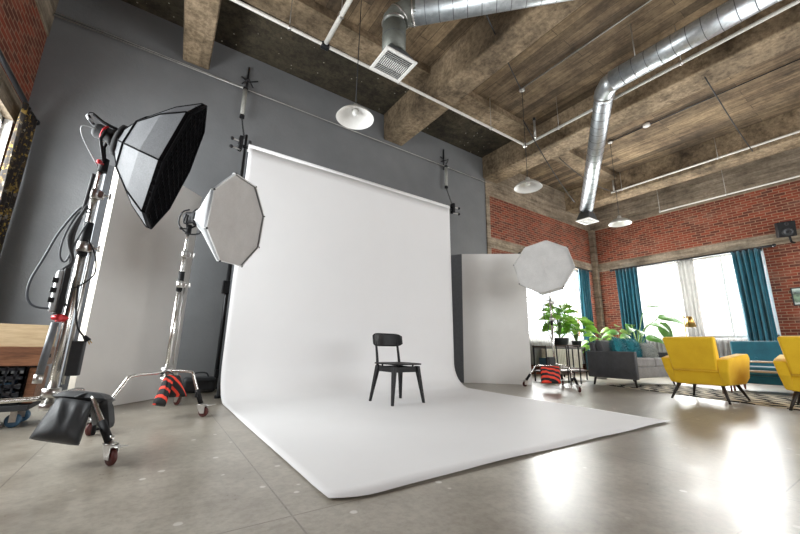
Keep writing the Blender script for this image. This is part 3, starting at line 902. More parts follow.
# left black softbox
d1 = (math.sin(1.63)*math.cos(-.26), math.cos(1.63)*math.cos(-.26), math.sin(-.26))
H1 = V((-.37, 2.985, 2.03))
octabox('softbox', 'big black and silver octagonal softbox seen from the side at upper left', H1, d1, .33, .50, .39, M['sb_shell'], M['sb_trim'], True, lip=.03, prof=((.0,.22),(.2,.46),(.6,.78),(1,1)))
t, q, (d,s,u) = strobe('black strobe head with red knobs behind the black softbox', H1-V(d1)*.0, d1, S1[0]+.01, S1[1], 1.84, .17, .052)
# rear grip handle: open loop pointing back and up
b = MB(); e = H1-d*.15+u*.04
b.tube([H1-d*.02+u*.07, e+u*.035, e-d*.075+u*.06, e-d*.085+u*.03, e-d*.04-u*.01, e+d*.05-u*.04], .011, 8, 3); b.build('grip_handle', M['black'], t)
b = MB(); b.tube([e-d*.07+u*.06, e-d*.09+u*.03, e-d*.045-u*.005], .011, 8, 3); b.build('handle_trim', M['whitebox'], t)
for f_ in (.11,):
    b = MB(); b.lathe([(.053,-f_-.008),(.061,-f_),(.053,-f_+.008)], H1, d, 24); b.build('red_ring', M['red'], t)

# middle grey-fronted octabox
d2 = (.74,-.663,-.111); H2 = V((.228,3.985,1.894))
octabox('softbox', 'grey octagonal softbox facing the chair, just left of the paper', H2, d2, .40, .462, 1.886, M['sb_silver'], M['sb_diff'], False, lip=.03, prof=((.0,.2),(.25,.36),(.6,.66),(1,1)), trims=False)
strobe('black strobe head behind the grey octagonal softbox', H2, d2, S2[0], S2[1], 1.76, .17, .055, False)
# right white octabox
d3 = (-.881,-.417,.223); H3 = V((5.95,3.85,1.95))
octabox('softbox', 'white octagonal softbox facing the camera, right of the paper', H3, d3, .55, .505, .132, M['sb_white'], M['sb_white'], False, lip=.03, prof=((.0,.18),(.2,.6),(.6,.88),(1,1)), trims=False)
strobe('black strobe head hidden behind the white octagonal softbox', H3, d3, S3[0], S3[1], 1.86, .22, .055, False)

# gear hanging on the left stand
x, y = S1
t = thing('power_pack', 'pale grey power pack clamped to the far left stand', 'power pack', (x-.06, y-.05, .82))
MB().box((x-.068,y-.06,.95),(.035,.07,.25),rz=.3,bevel=.008).build('housing', M['whitebox'], t)
MB().box((x-.045,y-.055,.95),(.03,.1,.28),rz=.3,bevel=.006).build('heat_sink', M['black'], t)
for dz in (-.06,.0,.06): MB().box((x-.078,y-.097,.95+dz),(.028,.012,.03),rz=.3).build('socket', M['black'], t)
MB().tube([(x-.05,y-.02,.79),(x+.0,y,.79)], .024, 12).tube([(x-.06,y-.05,.79),(x-.02,y-.07,.79)], .016, 8).build('clamp', M['red'], t)
t = thing('flash_tube', 'thin grey tube lamp strapped below the power pack on the left stand', 'lamp', (x-.05, y-.05, .42))
MB().tube([(x-.045,y-.05,.76),(x-.06,y-.06,.44)], .019, 12).build('tube', M['tubegrey'], t)
MB().tube([(x-.06,y-.06,.46),(x-.062,y-.06,.41)], .022, 12).build('end_cap', M['steel'], t)
MB().box((x+.078,y-.0,.55),(.065,.045,.21),rz=-.2,bevel=.006).build('battery_pack', M['foam_black'], tagv=('flat black battery pack hanging on the far left stand', 'battery pack'))
def cable(label, pts, r_=.0055, m='rubber', grp=None, n=6):
    return MB().tube(pts, r_, 7, n).build('cable', M[m], tagv=(label, 'cable', grp))
cable('long grey cable looping out left of the far left stand', [(x-.0,y-.03,1.50),(x-.05,y-.04,1.50),(x-.12,y-.05,1.32),(x-.16,y-.05,1.15),(x-.195,y-.05,1.0),(x-.19,y-.05,.90),(x-.15,y-.06,.85),(x-.08,y-.07,.84)], .0065, 'greycable')
cable('shorter grey cable loop just left of the black grip sleeve', [(x-.0,y-.03,1.48),(x-.05,y-.04,1.47),(x-.09,y-.05,1.32),(x-.095,y-.05,1.18),(x-.06,y-.05,1.14),(x-.03,y-.04,1.30),(x-.0,y-.03,1.42)], .0055, 'greycable')
cable('black cable running down beside the column of the far left stand', [(x-.025,y-.035,1.75),(x-.035,y-.04,1.5),(x-.055,y-.045,1.3),(x-.035,y-.045,1.12),(x-.055,y-.05,1.0),(x-.02,y-.045,.86)], .011)
cable('second black cable twisting down the far left stand to the power pack', [(x-.02,y-.05,1.52),(x-.07,y-.05,1.30),(x-.03,y-.05,1.15),(x-.065,y-.06,1.08)], .010)
cable('thin black cable bulging out right of the far left stand', [(x+.02,y-.03,1.3),(x+.07,y-.03,1.2),(x+.085,y-.03,1.08),(x+.03,y-.03,1.0),(x-.0,y-.035,.98)], .0045)
cable('thin white cable bowed below the strobe head at upper left', [H1-V(d1)*.15+V((0,-.07,-.02)), H1-V(d1)*.22+V((0,-.08,-.05)), H1-V(d1)*.20+V((0,-.08,-.13)), (x-.01,y-.06,1.80)], .004, 'whitebox')
c = thing('power_plug_cord', 'black cord with a loose plug dangling right of the left stand', 'cord', (x+.12,y-.04,.62))
MB().tube([(x+.02,y-.035,1.0),(x+.035,y-.04,.85),(x+.06,y-.04,.74),(x+.10,y-.045,.68)], .0055, 7, 5).build('cord', M['rubber'], c)
MB().tube([(x+.10,y-.045,.685),(x+.125,y-.045,.655)], [.010,.018], 8).build('plug', M['black'], c)
MB().tube([(x+.125,y-.045,.655),(x+.135,y-.045,.635)], .003, 6).tube([(x+.132,y-.045,.66),(x+.145,y-.045,.642)], .003, 6).build('prongs', M['brass'], c)
x2, y2 = S2
cable('tangle of black cables behind the grey octagonal softbox', [(x2-.02,y2-.05,1.95),(x2-.08,y2-.06,1.90),(x2-.09,y2-.06,1.78),(x2+.0,y2-.06,1.70),(x2+.1,y2-.06,1.73),(x2+.05,y2-.06,1.82),(x2-.05,y2-.06,1.8),(x2-.04,y2-.05,1.9)], .0075)
x3, y3 = S3
cable('black cable loop hanging left of the right stand', [(x3,y3-.03,1.55),(x3-.2,y3-.03,1.5),(x3-.28,y3-.03,1.3),(x3-.2,y3-.03,1.1),(x3-.1,y3-.03,1.15),(x3-.17,y3-.03,1.0),(x3-.1,y3-.03,.85)], .006)

# sandbags
def pillow_mb(fn, n=14):
    b = MB()
    for side in (1,-1):
        b.grid(lambda u, v: fn(u, v, side), n, n)
    return b
def sandbag(label, corners, thick, nrm, m, name='sandbag', strap=None):
    """two-sided bag between four corner points (bl, br, tr, tl)"""
    C = [V(c) for c in corners]; nrm = V(nrm).normalized()
    t = thing(name, label, 'sandbag', (C[0]+C[1])/2)
    def f(u, v, s_):
        p = C[0].lerp(C[1],u).lerp(C[3].lerp(C[2],u),v)
        e = (max(0,1-abs(2*u-1)**3)*max(0,1-abs(2*v-1)**3))**.55
        wr = (.22*math.sin(u*21+3*v)*v**1.5+.10*math.sin(u*7+v*9+1))*e
        belly = 1+.35*(1-v)-.15*v
        pin = (v**3)*.10*math.sin(PI*u*2)
        p = p + (C[1]-C[0])*(-pin) 
        cxy = (2*abs(u-.5))**4*(2*abs(v-.5))**4
        p = p.lerp((C[0]+C[1]+C[2]+C[3])/4, .03*cxy)
        return p + nrm*s_*thick*e*(belly+wr)
    b = pillow_mb(f, 18)
    bmesh.ops.remove_doubles(b.bm, verts=b.bm.verts[:], dist=.0005)
    b.build('bag_lobe', m, t)
    return t
# black saddle bag over the near leg of the left stand
t = sandbag('black nylon sandbag draped over the near leg of the far left stand', [(-.465,2.72,.155),(-.25,2.69,.10),(-.235,2.80,.325),(-.40,2.83,.34)], .07, (.15,-.97,.15), M['sandbag'])
b = pillow_mb(lambda u, v, s_: V((-.43,2.84,.352)).lerp(V((-.19,2.74,.335)),u).lerp(V((-.34,3.0,.33)).lerp(V((-.14,2.92,.30)),u),v)+V((0,0,1))*s_*.034*(max(0,1-(2*u-1)**4)*max(0,1-(2*v-1)**4))**.5, 10)
b.build('bag_flap', M['sandbag'], t)
b = pillow_mb(lambda u, v, s_: V((-.20,2.94,.13)).lerp(V((-.135,2.76,.16)),u).lerp(V((-.24,2.93,.31)).lerp(V((-.17,2.75,.325)),u),v)+V((1,.3,0))*s_*.04*(max(0,1-(2*u-1)**4)*max(0,1-(2*v-1)**4))**.5, 10)
b.build('bag_lobe', M['sandbag'], t)
MB().tube([(-.32,2.78,.345),(-.27,2.80,.362),(-.22,2.81,.335)], .010, 8, 4, flat=.4).build('bag_handle', M['sandbag'], t)
t = sandbag('red and black striped sandbag hanging on the second roller stand', [(.07,3.93,.12),(.17,3.90,.10),(.20,3.92,.34),(.14,3.93,.37)], .04, (.3,-.95,0), M['stripes_dark'])
b = pillow_mb(lambda u, v, s_: V((.19,3.97,.17)).lerp(V((.33,3.97,.17)),u).lerp(V((.15,3.95,.37)).lerp(V((.25,3.96,.36)),u),v)+V((-.1,-1,.1))*s_*.035*(max(0,1-(2*u-1)**4)*max(0,1-(2*v-1)**4))**.5, 12)
b.build('bag_lobe', M['stripes_dark'], t)
MB().tube([(.10,3.93,.36),(.14,3.95,.40),(.20,3.95,.37)], .010, 8, 4, flat=.4).build('bag_handle', M['sandbag'], t)
sandbag('red and black striped sandbag hanging on the roller stand right of the paper', [(5.42,3.78,.11),(5.70,3.60,.11),(5.72,3.62,.39),(5.46,3.80,.39)], .04, (-.5,-.85,0), M['stripes'])
MB().box((5.68,3.74,.47),(.12,.08,.13),rz=-.3,bevel=.01).build('battery_case', M['foam_black'], tagv=('dark battery case on the right stand above its sandbag','battery'))

# black equipment bag
t = thing('equipment_bag', 'black soft equipment bag on the floor by the grey wall left of the paper', 'bag', (.58,5.68,0))
b = MB(); b.box((.60,5.72,.105),(.40,.24,.20),bevel=.05,seg=4); b.build('bag_body', M['sandbag'], t)
b = MB(); b.tube([(.50,5.70,.20),(.53,5.69,.25),(.60,5.69,.262),(.67,5.69,.25),(.70,5.70,.20)], .010, 8, 4); b.build('handle', M['sandbag'], t)
b = MB(); b.tube([(.42,5.60,.155),(.78,5.60,.155)], .004, 6); b.build('zip', M['rubber'], t)

# ------------------------------------------------------------------ wooden boxes, crate and dolly at the far left
def woodbox(label, lo, hi, m, th=.018):
    t = thing('apple_box', label, 'wooden box', ((lo[0]+hi[0])/2,(lo[1]+hi[1])/2,lo[2]))
    b = MB(); b.span((lo[0],lo[1],lo[2]),(hi[0],lo[1]+th,hi[2]),.002); b.span((lo[0],hi[1]-th,lo[2]),(hi[0],hi[1],hi[2]),.002)
    b.span((lo[0],lo[1]+th,lo[2]),(lo[0]+th,hi[1]-th,hi[2])); b.span((hi[0]-th,lo[1]+th,lo[2]),(hi[0],hi[1]-th,hi[2]))
    b.build('side_panels', m, t)
    MB().span((lo[0]+.004,lo[1]+.004,hi[2]-.016),(hi[0]-.004,hi[1]-.004,hi[2]+.002)).build('lid', m, t)
    MB().box((hi[0]+.001,(lo[1]+hi[1])/2,(lo[2]+hi[2])/2),(.004,.12,.03),bevel=.001).build('hand_slot_shade', M['void'], t)  # dark plate in place of the shade in a hand hole
woodbox('pale plywood box on top of the pile at the far left', (-1.34,4.0,.60),(-.71,4.34,.77), M['cratelight'])
woodbox('brown stained wooden box under the pale one at the far left', (-1.36,3.99,.455),(-.70,4.36,.598), M['cratedark'])
t = thing('milk_crate', 'black plastic crate of cables below the wooden boxes at the far left', 'crate', (-1.06,4.16,.165))
lo, hi = V((-1.36,4.0,.175)), V((-.78,4.34,.45))
b = MB()
for zz in (lo.z, lo.z+.06, lo.z+.12, lo.z+.18, hi.z-.03):
    for y_ in (lo.y, hi.y-.012): b.span((lo.x,y_,zz),(hi.x,y_+.012,zz+.022))
    for x_ in (lo.x, hi.x-.012): b.span((x_,lo.y,zz),(x_+.012,hi.y,zz+.022))
for k in range(12):
    xx = lo.x+(hi.x-lo.x-.012)*k/11
    for y_ in (lo.y, hi.y-.012): b.span((xx,y_,lo.z),(xx+.012,y_+.012,hi.z))
for k in range(7):
    yy = lo.y+(hi.y-lo.y-.012)*k/6
    for x_ in (lo.x, hi.x-.012): b.span((x_,yy,lo.z),(x_+.012,yy+.012,hi.z))
b.build('lattice_sides', M['crate'], t)
MB().span((lo.x,lo.y,lo.z-.004),(hi.x,hi.y,lo.z+.006)).build('bottom', M['crate'], t)
for k in range(5):
    cx, cy = -1.2+.09*k, 4.13+.04*(k%2)
    pts = [(cx+.075*math.cos(a*.9+k), cy+.07*math.sin(a*.9+k), .2+.012*a) for a in range(16)]
    MB().tube(pts, .011, 7, 3).build('coiled_cable', M['bluew' if k%2 else 'greycable'], tagv=('coil of cable lying in the black crate', 'cable', 'coiled cables in the crate'))
MB().span((-.77,4.02,.175),(-.71,4.33,.44),.004).build('wooden_board', M['cratedark'], tagv=('upright brown board between the crate and the left stand', 'board'))
t = thing('dolly', 'low wheeled dolly under the black crate at the far left', 'dolly', (-1.05,4.17,0))
MB().span((-1.38,3.98,.125),(-.72,4.38,.165),.004).build('platform', M['foam_black'], t)
for px_, py_ in ((-.80,4.06),(-1.28,4.06),(-.80,4.30),(-1.28,4.30)):
    w_ = MB().lathe([(0,-.016),(.042,-.016),(.05,-.01),(.05,.01),(.042,.016),(0,.016)], (px_,py_,.05), (.3,1,0), 20).build('dolly_wheel', M['bluew'], t)
    f = MB(); f.span((px_-.02,py_-.025,.04),(px_+.02,py_-.02,.125)); f.span((px_-.02,py_+.02,.04),(px_+.02,py_+.025,.125)); f.build('wheel_fork', M['steel'], w_)

# ------------------------------------------------------------------ furniture
def armchair(label, loc, rz):
    """front is +y"""
    t = thing('armchair', label, 'armchair', loc, rz, 'mustard armchairs')
    def B(mb, name, m=None): return mb.build(name, m or M['mustard'], t, world=False)
    # body: bottom tub, tapering down
    b = MB(); b.hexa([(-.30,-.30,.215),(.30,-.30,.215),(.31,.33,.215),(-.31,.33,.215),(-.33,-.36,.40),(.33,-.36,.40),(.33,.36,.36),(-.33,.36,.36)], .02, 3); B(b, 'seat_base')
    b = MB(); b.hexa([(-.28,-.22,.36),(.28,-.22,.36),(.28,.39,.36),(-.28,.39,.36),(-.28,-.22,.46),(.28,-.22,.46),(.28,.39,.48),(-.28,.39,.48)], .035, 3); B(b, 'seat_cushion')
    for s in (-1,1):
        pr = [(-.385,.40),(-.30,.225),(.34,.225),(.46,.30),(.44,.585),(.36,.645),(-.22,.595),(-.40,.565)]
        b = MB()
        n_ = len(pr)
        vi = [b.bm.verts.new((s*.265, y_, z_)) for y_, z_ in pr]
        vo_ = [b.bm.verts.new((s*(.345+.065*(z_-.22)/.4), y_, z_)) for y_, z_ in pr]
        b._f(vi); b._f(list(reversed(vo_)))
        for k in range(n_): b._f([vi[k], vi[(k+1)%n_], vo_[(k+1)%n_], vo_[k]])
        bmesh.ops.recalc_face_normals(b.bm, faces=b.bm.faces[:])
        rr = bmesh.ops.bevel(b.bm, geom=b.bm.edges[:], offset=.018, segments=3, profile=.5, affect='EDGES')
        for f in b.bm.faces: f.smooth = True
        B(b, 'arm')
    b = MB(); b.hexa([(-.265,-.39,.405),(.265,-.39,.405),(.265,-.22,.40),(-.265,-.22,.40),(-.315,-.50,.855),(.315,-.50,.855),(.305,-.40,.87),(-.305,-.40,.87)], .028, 3)
    B(b, 'backrest')
    b = MB(); b.hexa([(-.24,-.25,.46),(.24,-.25,.46),(.24,-.15,.47),(-.24,-.15,.47),(-.26,-.40,.83),(.26,-.40,.83),(.26,-.33,.83),(-.26,-.33,.83)], .028, 3)
    B(b, 'back_cushion')
    b = MB(); b.tube([(-.27,-.398,.405),(.27,-.398,.405)], .006, 6); B(b, 'piping')
    for sx in (-1,1):
        for sy in (-1,1):
            b = MB(); b.tube([(sx*.25,sy*.26,.225),(sx*.33,sy*.37,.012)], [.026,.013], 12); l = B(b, 'leg', M['legdark'])
            b = MB(); b.cyl((sx*.33,sy*.37,0),(sx*.33,sy*.37,.014),.015); b.build('leg_cap', M['black'], l, world=False)
    return t
A1 = armchair('mustard yellow armchair in full view, seen from behind, on the patterned rug', (6.70,1.935,.012), math.radians(-91.4))
A1.scale = (.97, 1.05, 1)
A2 = copy_tree(A1); A2.location = (6.78,.80,.012); A2.rotation_euler.z = math.radians(-86)
A2['label'] = 'mustard yellow armchair cut off by the right edge of the photo'

# grey loveseat, front is -y
t = thing('loveseat', 'dark grey loveseat with thin arms behind the yellow armchair', 'sofa', (8.25,3.57,0), math.radians(-.6))
def B(mb, name, m): return mb.build(name, m, t, world=False)
for s, nm in ((-1,'arm'),(1,'arm')):
    b = MB(); b.box((s*.86,0,.40),(.10,.90,.50),bevel=.018,seg=3); B(b, nm, M['darkgrey'])
B(MB().box((0,.02,.27),(1.64,.86,.20),bevel=.015,seg=2), 'seat_base', M['lightgrey'])
for s in (-1,1): B(MB().box((s*.405,-.04,.455),(.79,.76,.17),bevel=.035,seg=3), 'seat_cushion', M['lightgrey'])
b = MB(); b.hexa([(-.81,.28,.2),(.81,.28,.2),(.81,.43,.2),(-.81,.43,.2),(-.81,.34,.82),(.81,.34,.82),(.81,.44,.82),(-.81,.44,.82)], .03, 3); B(b, 'backrest', M['darkgrey'])
for s in (-1,1):
    b = MB(); b.hexa([(s*.405-.37,.16,.54),(s*.405+.37,.16,.54),(s*.405+.37,.32,.54),(s*.405-.37,.32,.54),(s*.405-.37,.24,.87),(s*.405+.37,.24,.87),(s*.405+.37,.34,.87),(s*.405-.37,.34,.87)], .04, 3); B(b, 'back_cushion', M['darkgrey'])
for sx in (-1,1):
    for sy in (-1,1):
        B(MB().tube([(sx*.80,sy*.36,.16),(sx*.82,sy*.39,0)], [.024,.015], 12), 'leg', M['legdark'])
# fluffy pillows
def fluffy(label, c, size, rz, tilt, m):
    R = Matrix.Translation(V(c)) @ Matrix.Rotation(rz,4,'Z') @ Matrix.Rotation(tilt,4,'X')
    def f(u, v, s_):
        x = (u-.5)*2; y = (v-.5)*2
        e = max(0,(1-x**2))**.5*max(0,(1-y**2))**.5
        pinch = 1-.16*(x*x*y*y)
        return R @ V((x*size*pinch, s_*.12*e, y*size*pinch))
    b = pillow_mb(f, 14)
    pts = [(v_.co.copy()) for v_ in b.bm.verts]
    cc = R @ V((0,0,0))
    for p in pts:
        for _ in range(3):
            d_ = (p-cc).normalized() + V((random.uniform(-.6,.6),random.uniform(-.6,.6),random.uniform(-.7,.4)))
            d_.normalize(); L = random.uniform(.03,.065)
            w_ = V((random.uniform(-1,1),random.uniform(-1,1),random.uniform(-1,1)))  .normalized()*.007
            q = p+V((random.uniform(-.012,.012),random.uniform(-.012,.012),random.uniform(-.012,.012)))
            vs = [b.bm.verts.new(q-w_), b.bm.verts.new(q+w_), b.bm.verts.new(q+d_*L+V((0,0,-.008)))]
            b._f(vs)
    return b.build('throw_pillow', m, tagv=(label,'pillow','fluffy pillows'))
fluffy('teal fluffy pillow nearest the arm of the grey loveseat', (7.72,3.56,.715), .20, .15, -.3, M['tealfur'])
fluffy('teal fluffy pillow in the middle of the grey loveseat', (8.18,3.52,.70), .21, -.15, -.35, M['tealfur'])
fluffy('pale grey fluffy pillow leaning in front of the teal ones', (8.42,3.34,.66), .16, -.3, -.4, M['greyfur'])

# teal sofa along the window wall, front is -x
t = thing('tufted_sofa', 'teal button-tufted sofa behind the yellow armchairs', 'sofa', (9.5,1.35,0), 0)
def B(mb, name, m): return mb.build(name, m, t)
b = MB(); b.hexa([(9.42,.30,.42),(9.60,.30,.42),(9.60,2.28,.42),(9.42,2.28,.42),(9.52,.28,.90),(9.66,.28,.90),(9.66,2.30,.90),(9.52,2.30,.90)], .03, 3); B(b, 'backrest', M['teal'])
for r_ in range(2):
    for k in range(6):
        yy = .5+.32*k+.16*(r_%2)
        if yy < 2.2: B(MB().sphere((9.435+.045*(1-r_)+.02, yy, .76-.18*r_), .02, sx=.5, n=8), 'button', M['teal'])
B(MB().box((9.18,1.29,.36),(.86,1.96,.16),bevel=.04,seg=3), 'seat_cushion', M['teal'])
B(MB().box((9.18,1.29,.22),(.80,1.90,.14),bevel=.01), 'seat_base', M['teal'])
for yy in (.28,2.30): B(MB().box((9.2,yy,.44),(.80,.10,.32),bevel=.03,seg=3), 'arm', M['teal'])
for xx in (8.86,9.5):
    for yy in (.4,2.18): B(MB().tube([(xx,yy,.16),(xx-.0,yy,0)], [.022,.015], 10), 'leg', M['legred'])
# coffee table
t = thing('coffee_table', 'pale wood coffee table with a lower shelf between the armchairs and the teal sofa', 'table', (8.1,1.4,0), math.radians(0))
B(MB().box((8.1,1.47,.535),(.55,1.4,.022),bevel=.004), 'tabletop', M['tablewood'])
B(MB().box((8.1,1.47,.385),(.48,1.3,.018),bevel=.003), 'shelf', M['tablewood'])
for xx in (7.88,8.32):
    for yy in (.85,2.09): B(MB().tube([(xx,yy,.53),(xx,yy,.012)], [.018,.012], 10), 'leg', M['legred'])

# rug
e = V((-.85,-2.55,0)).normalized(); f_ = V((-e.y,e.x,0)); f_ = f_ if f_.x > 0 else -f_
R0 = V((7.46,3.72,0)); R1 = R0 + e*4.4
c = [R1, R1+f_*1.6, R0+f_*1.6, R0]
b = MB(); b.hexa([V((p.x,p.y,.001)) for p in c]+[V((p.x,p.y,.011)) for p in c])
rz = math.atan2(f_.y, f_.x)
o = thing('patterned_rug', 'black and cream diamond patterned rug under the armchairs', 'rug', (R1+R0)/2+f_*.8, rz)
b.build('rug_pile', M['rug'], o)
b = MB()
for k in range(90):
    for A_, dd in ((R0, -e), (R1, e)):
        p = A_+f_*(1.6*(k+.5)/90)+V((0,0,.006)); b.tube([p, p+dd*.05+V((0,0,-.003))], .003, 4)
tag(b.build('fringe', M['tablewood'], o), kind='stuff')

# floor lamp
t = thing('floor_lamp', 'brass floor lamp with a cone shade in front of the wide window', 'lamp', (9.75,2.95,0))
MB().lathe([(0,0),(.13,0),(.13,.018),(.02,.03),(0,.03)], (9.75,3.06,0)).build('base', M['brass'], t)
MB().tube([(9.75,3.06,.02),(9.75,3.06,1.34),(9.75,3.04,1.42),(9.77,2.97,1.44)], .011, 8, 4).build('pole', M['brass'], t)
MB().lathe([(.035,1.44),(.05,1.42),(.105,1.21),(.10,1.21),(.045,1.41)], (9.78,2.96,0), n=24).build('lamp_shade', M['brass'], t)

# picture and speaker on the right wall
t = thing('framed_picture', 'small framed green landscape on the right brick wall', 'picture', (XR,1.38,1.78))
cy_, cz_ = 1.38, 1.985
b = MB(); 
for ya, yb, za, zb in ((-.32,.32,-.21,-.185),(-.32,.32,.185,.21),(-.32,-.295,-.21,.21),(.295,.32,-.21,.21)): b.span((XR-.03,cy_+ya,cz_+za),(XR-.002,cy_+yb,cz_+zb))
b.build('frame', M['blackmetal'], t)
MB().span((XR-.02,cy_-.3,cz_-.19),(XR-.004,cy_+.3,cz_+.19)).build('print', M['painting'], t)
t = thing('wall_speaker', 'black loudspeaker bracketed to the concrete lintel on the right wall', 'speaker', (XR,1.35,3.35))
Rm = Matrix.Translation((XR-.24,1.53,3.56)) @ Matrix.Rotation(.35,4,'Z') @ Matrix.Rotation(-.2,4,'Y')
MB().box((0,0,0),(.24,.30,.36),bevel=.012,mx=Rm).build('cabinet', M['black'], t)
for zz, rr in ((-.07,.10),(.12,.04)):
    MB().lathe([(rr,0),(rr*.95,.012),(rr*.6,.0),(0,-.004)], Rm@V((-.122,0,zz)), Rm.to_3x3()@V((-1,0,0))).build('driver', M['blackmetal'], t)
MB().tube([(XR-.01,1.47,3.26),(XR-.16,1.49,3.26),(XR-.2,1.5,3.42)], .022, 8, 3).build('bracket', M['black'], t)

# ------------------------------------------------------------------ plants and the plant shelf
t = thing('console_shelf', 'black metal shelf with dark wooden boards holding plants by the back window', 'shelf', (7.6,4.75,0))
x0,x1,y0,y1 = 6.86,8.36,4.62,4.92; ZT = .73
for xx in (x0,x1):
    for yy in (y0,y1): MB().span((xx-.011,yy-.011,0),(xx+.011,yy+.011,ZT+.01)).build('leg', M['blackmetal'], t)
MB().span((x0-.02,y0-.02,ZT-.025),(x1+.02,y1+.02,ZT)).build('shelf_board', M['shelfwood'], t)
MB().span((x0-.02,y0-.02,.20),(x1+.02,y1+.02,.222)).build('shelf_board', M['shelfwood'], t)
b = MB()
for yy in (y0,y1): b.span((x0,yy-.008,ZT-.05),(x1,yy+.008,ZT-.03)); b.span((x0,yy-.008,.18),(x1,yy+.008,.198))
b.build('rail', M['blackmetal'], t)
for k, (xx, hh, mm) in enumerate(((6.95,.26,'books'),(7.07,.22,'foam_black'),(7.22,.15,'shelfwood'))):
    MB().span((xx,4.66,.224),(xx+.09,4.86,.224+hh),.004).build('storage_box', M[mm], tagv=(('tall blue box', 'black box', 'low brown box')[k]+' standing on the lower board of the plant shelf','box'))
# small second stand in front
t = thing('plant_stand', 'small black metal stand in front of the plant shelf', 'plant stand', (7.0,4.25,0))
for xx in (6.86,7.22):
    for yy in (4.12,4.38): MB().span((xx-.01,yy-.01,0),(xx+.01,yy+.01,.74)).build('leg', M['blackmetal'], t)
MB().span((6.84,4.10,.74),(7.24,4.40,.757)).build('top', M['shelfwood'], t)
MB().span((6.84,4.10,.30),(7.24,4.40,.312)).build('shelf', M['shelfwood'], t)

def pot(parent, c, r_, h, m):
    MB().lathe([(0,0),(r_*.72,0),(r_*.8,.01),(r_,h*.9),(r_*1.03,h),(r_*.93,h),(r_*.9,h*.85)], c).build('pot', m, parent)
    MB().lathe([(0,h*.88),(r_*.92,h*.86)], c).build('soil', M['soil'], parent)
def leaf_geo(b, base, tip_dir, nrm, L, W, notch=0, droop=.25, fold=.12):
    """a leaf blade growing from base along tip_dir"""
    d_ = V(tip_dir).normalized(); nr = V(nrm); nr = (nr-d_*nr.dot(d_)).normalized(); s_ = d_.cross(nr)
    nn_ = 10; rows = []
    for i in range(nn_+1):
        t_ = i/nn_
        w_ = W*(math.sin(PI*min(1,t_**.62)))**.8 if not notch else W*(math.sin(PI*t_**.55))**.7
        if notch and i % 2 == 0 and 1 < i < nn_: w_ *= 1-notch
        c_ = base + d_*(L*t_) - V((0,0,1))*(droop*L*t_*t_)
        rows.append([b.bm.verts.new(c_ - s_*w_ + nr*fold*w_), b.bm.verts.new(c_), b.bm.verts.new(c_ + s_*w_ + nr*fold*w_)])
    for i in range(nn_):
        for k in range(2): b._f([rows[i][k], rows[i][k+1], rows[i+1][k+1], rows[i+1][k]], True)
def plant(name, label, c, h, r_, nleaf, L, W, notch, lm, sm='stem', ph=.16, pr=.11, potm='pot', spread=1., seed=1, up=.5):
    rnd = random.Random(seed); c = V(c)
    t = thing(name, label, 'plant', c)
    pot(t, c, pr, ph, M[potm])
    fo, st = MB(), MB()
    for k in range(nleaf):
        a = k*2.4+rnd.uniform(-.4,.4); q = (k+.5)/nleaf
        rr = r_*(.35+.65*q)*rnd.uniform(.7,1.1)*spread; hh = h*(1-.55*q**1.3*rnd.uniform(.7,1.1))
        tip = c+V((math.cos(a)*rr, math.sin(a)*rr, hh))
        m1 = c+V((math.cos(a)*rr*.35, math.sin(a)*rr*.35, ph+(hh-ph)*.65))
        st.tube([c+V((0,0,ph*.85)), m1, tip], [.007,.004], 6, 4)
        d_ = V((math.cos(a), math.sin(a), rnd.uniform(-.3,up)))
        nr = V((math.cos(a)*-.3-.35, math.sin(a)*-.3-.5, .75))
        leaf_geo(fo, tip, d_, nr, L*rnd.uniform(.75,1.2), W*rnd.uniform(.8,1.15), notch, rnd.uniform(.1,.45))
    st.build('stems', M[sm], t)
    fo.build('leaves', M[lm], t, recalc=False, solid=.0015)
    return t
plant('monstera', 'bushy monstera in a dark bowl on the plant shelf', (7.62,4.76,.731), .88, .24, 26, .29, .16, .35, 'leaf', pr=.19, ph=.19, seed=3)
plant('potted_vine', 'trailing green plant at the right end of the plant shelf', (8.26,4.74,.731), .66, .32, 34, .27, .14, .3, 'leaf', pr=.11, ph=.14, seed=5, up=.1)
plant('calathea', 'pale-leaved potted plant on the floor behind the loveseat near the brick corner', (9.85,4.6,0), 1.30, .26, 8, .26, .085, 0, 'leaf_pale', pr=.16, ph=.3, seed=9, potm='potwhite')
plant('rubber_plant', 'dark green potted plant between the shelf and the loveseat', (9.0,4.62,0), 1.05, .34, 14, .26, .085, 0, 'leaf', pr=.14, ph=.28, seed=12, potm='potwhite')
# banana plant
t = thing('banana_plant', 'tall banana plant with long arching leaves in front of the teal curtain', 'plant', (10.9,4.55,0))
c = V((10.9,4.55,0)); pot(t, c, .2, .36, M['potwhite'])
fo, st = MB(), MB()
for a, rr, hh, L, W in ((-2.6,.30,1.20,.55,.14),(-1.9,.35,1.35,.6,.14),(-.9,.55,1.55,.7,.13),(-.35,.9,1.62,.55,.12),(.6,.4,1.4,.5,.13),(2.5,.45,1.15,.5,.14),(-1.3,.2,1.0,.45,.13),(-2.9,.55,1.25,.5,.13),(-3.3,.3,1.05,.45,.12)):
    p = c+V((math.cos(a)*rr, math.sin(a)*rr, hh)); m1 = c+V((math.cos(a)*rr*.2, math.sin(a)*rr*.2, hh*.7))
    st.tube([c+V((0,0,.3)), m1, p], [.02,.008], 7, 5)
    leaf_geo(fo, p, V((math.cos(a), math.sin(a), .15)), (-.4-.2*math.cos(a),-.5,.7), L, W, 0, .5)
st.build('stems', M['stem'], t); fo.build('leaves', M['leaf_banana'], t, recalc=False, solid=.0015)
st = MB(); fo = MB()
A_ = c+V((0,0,.5))
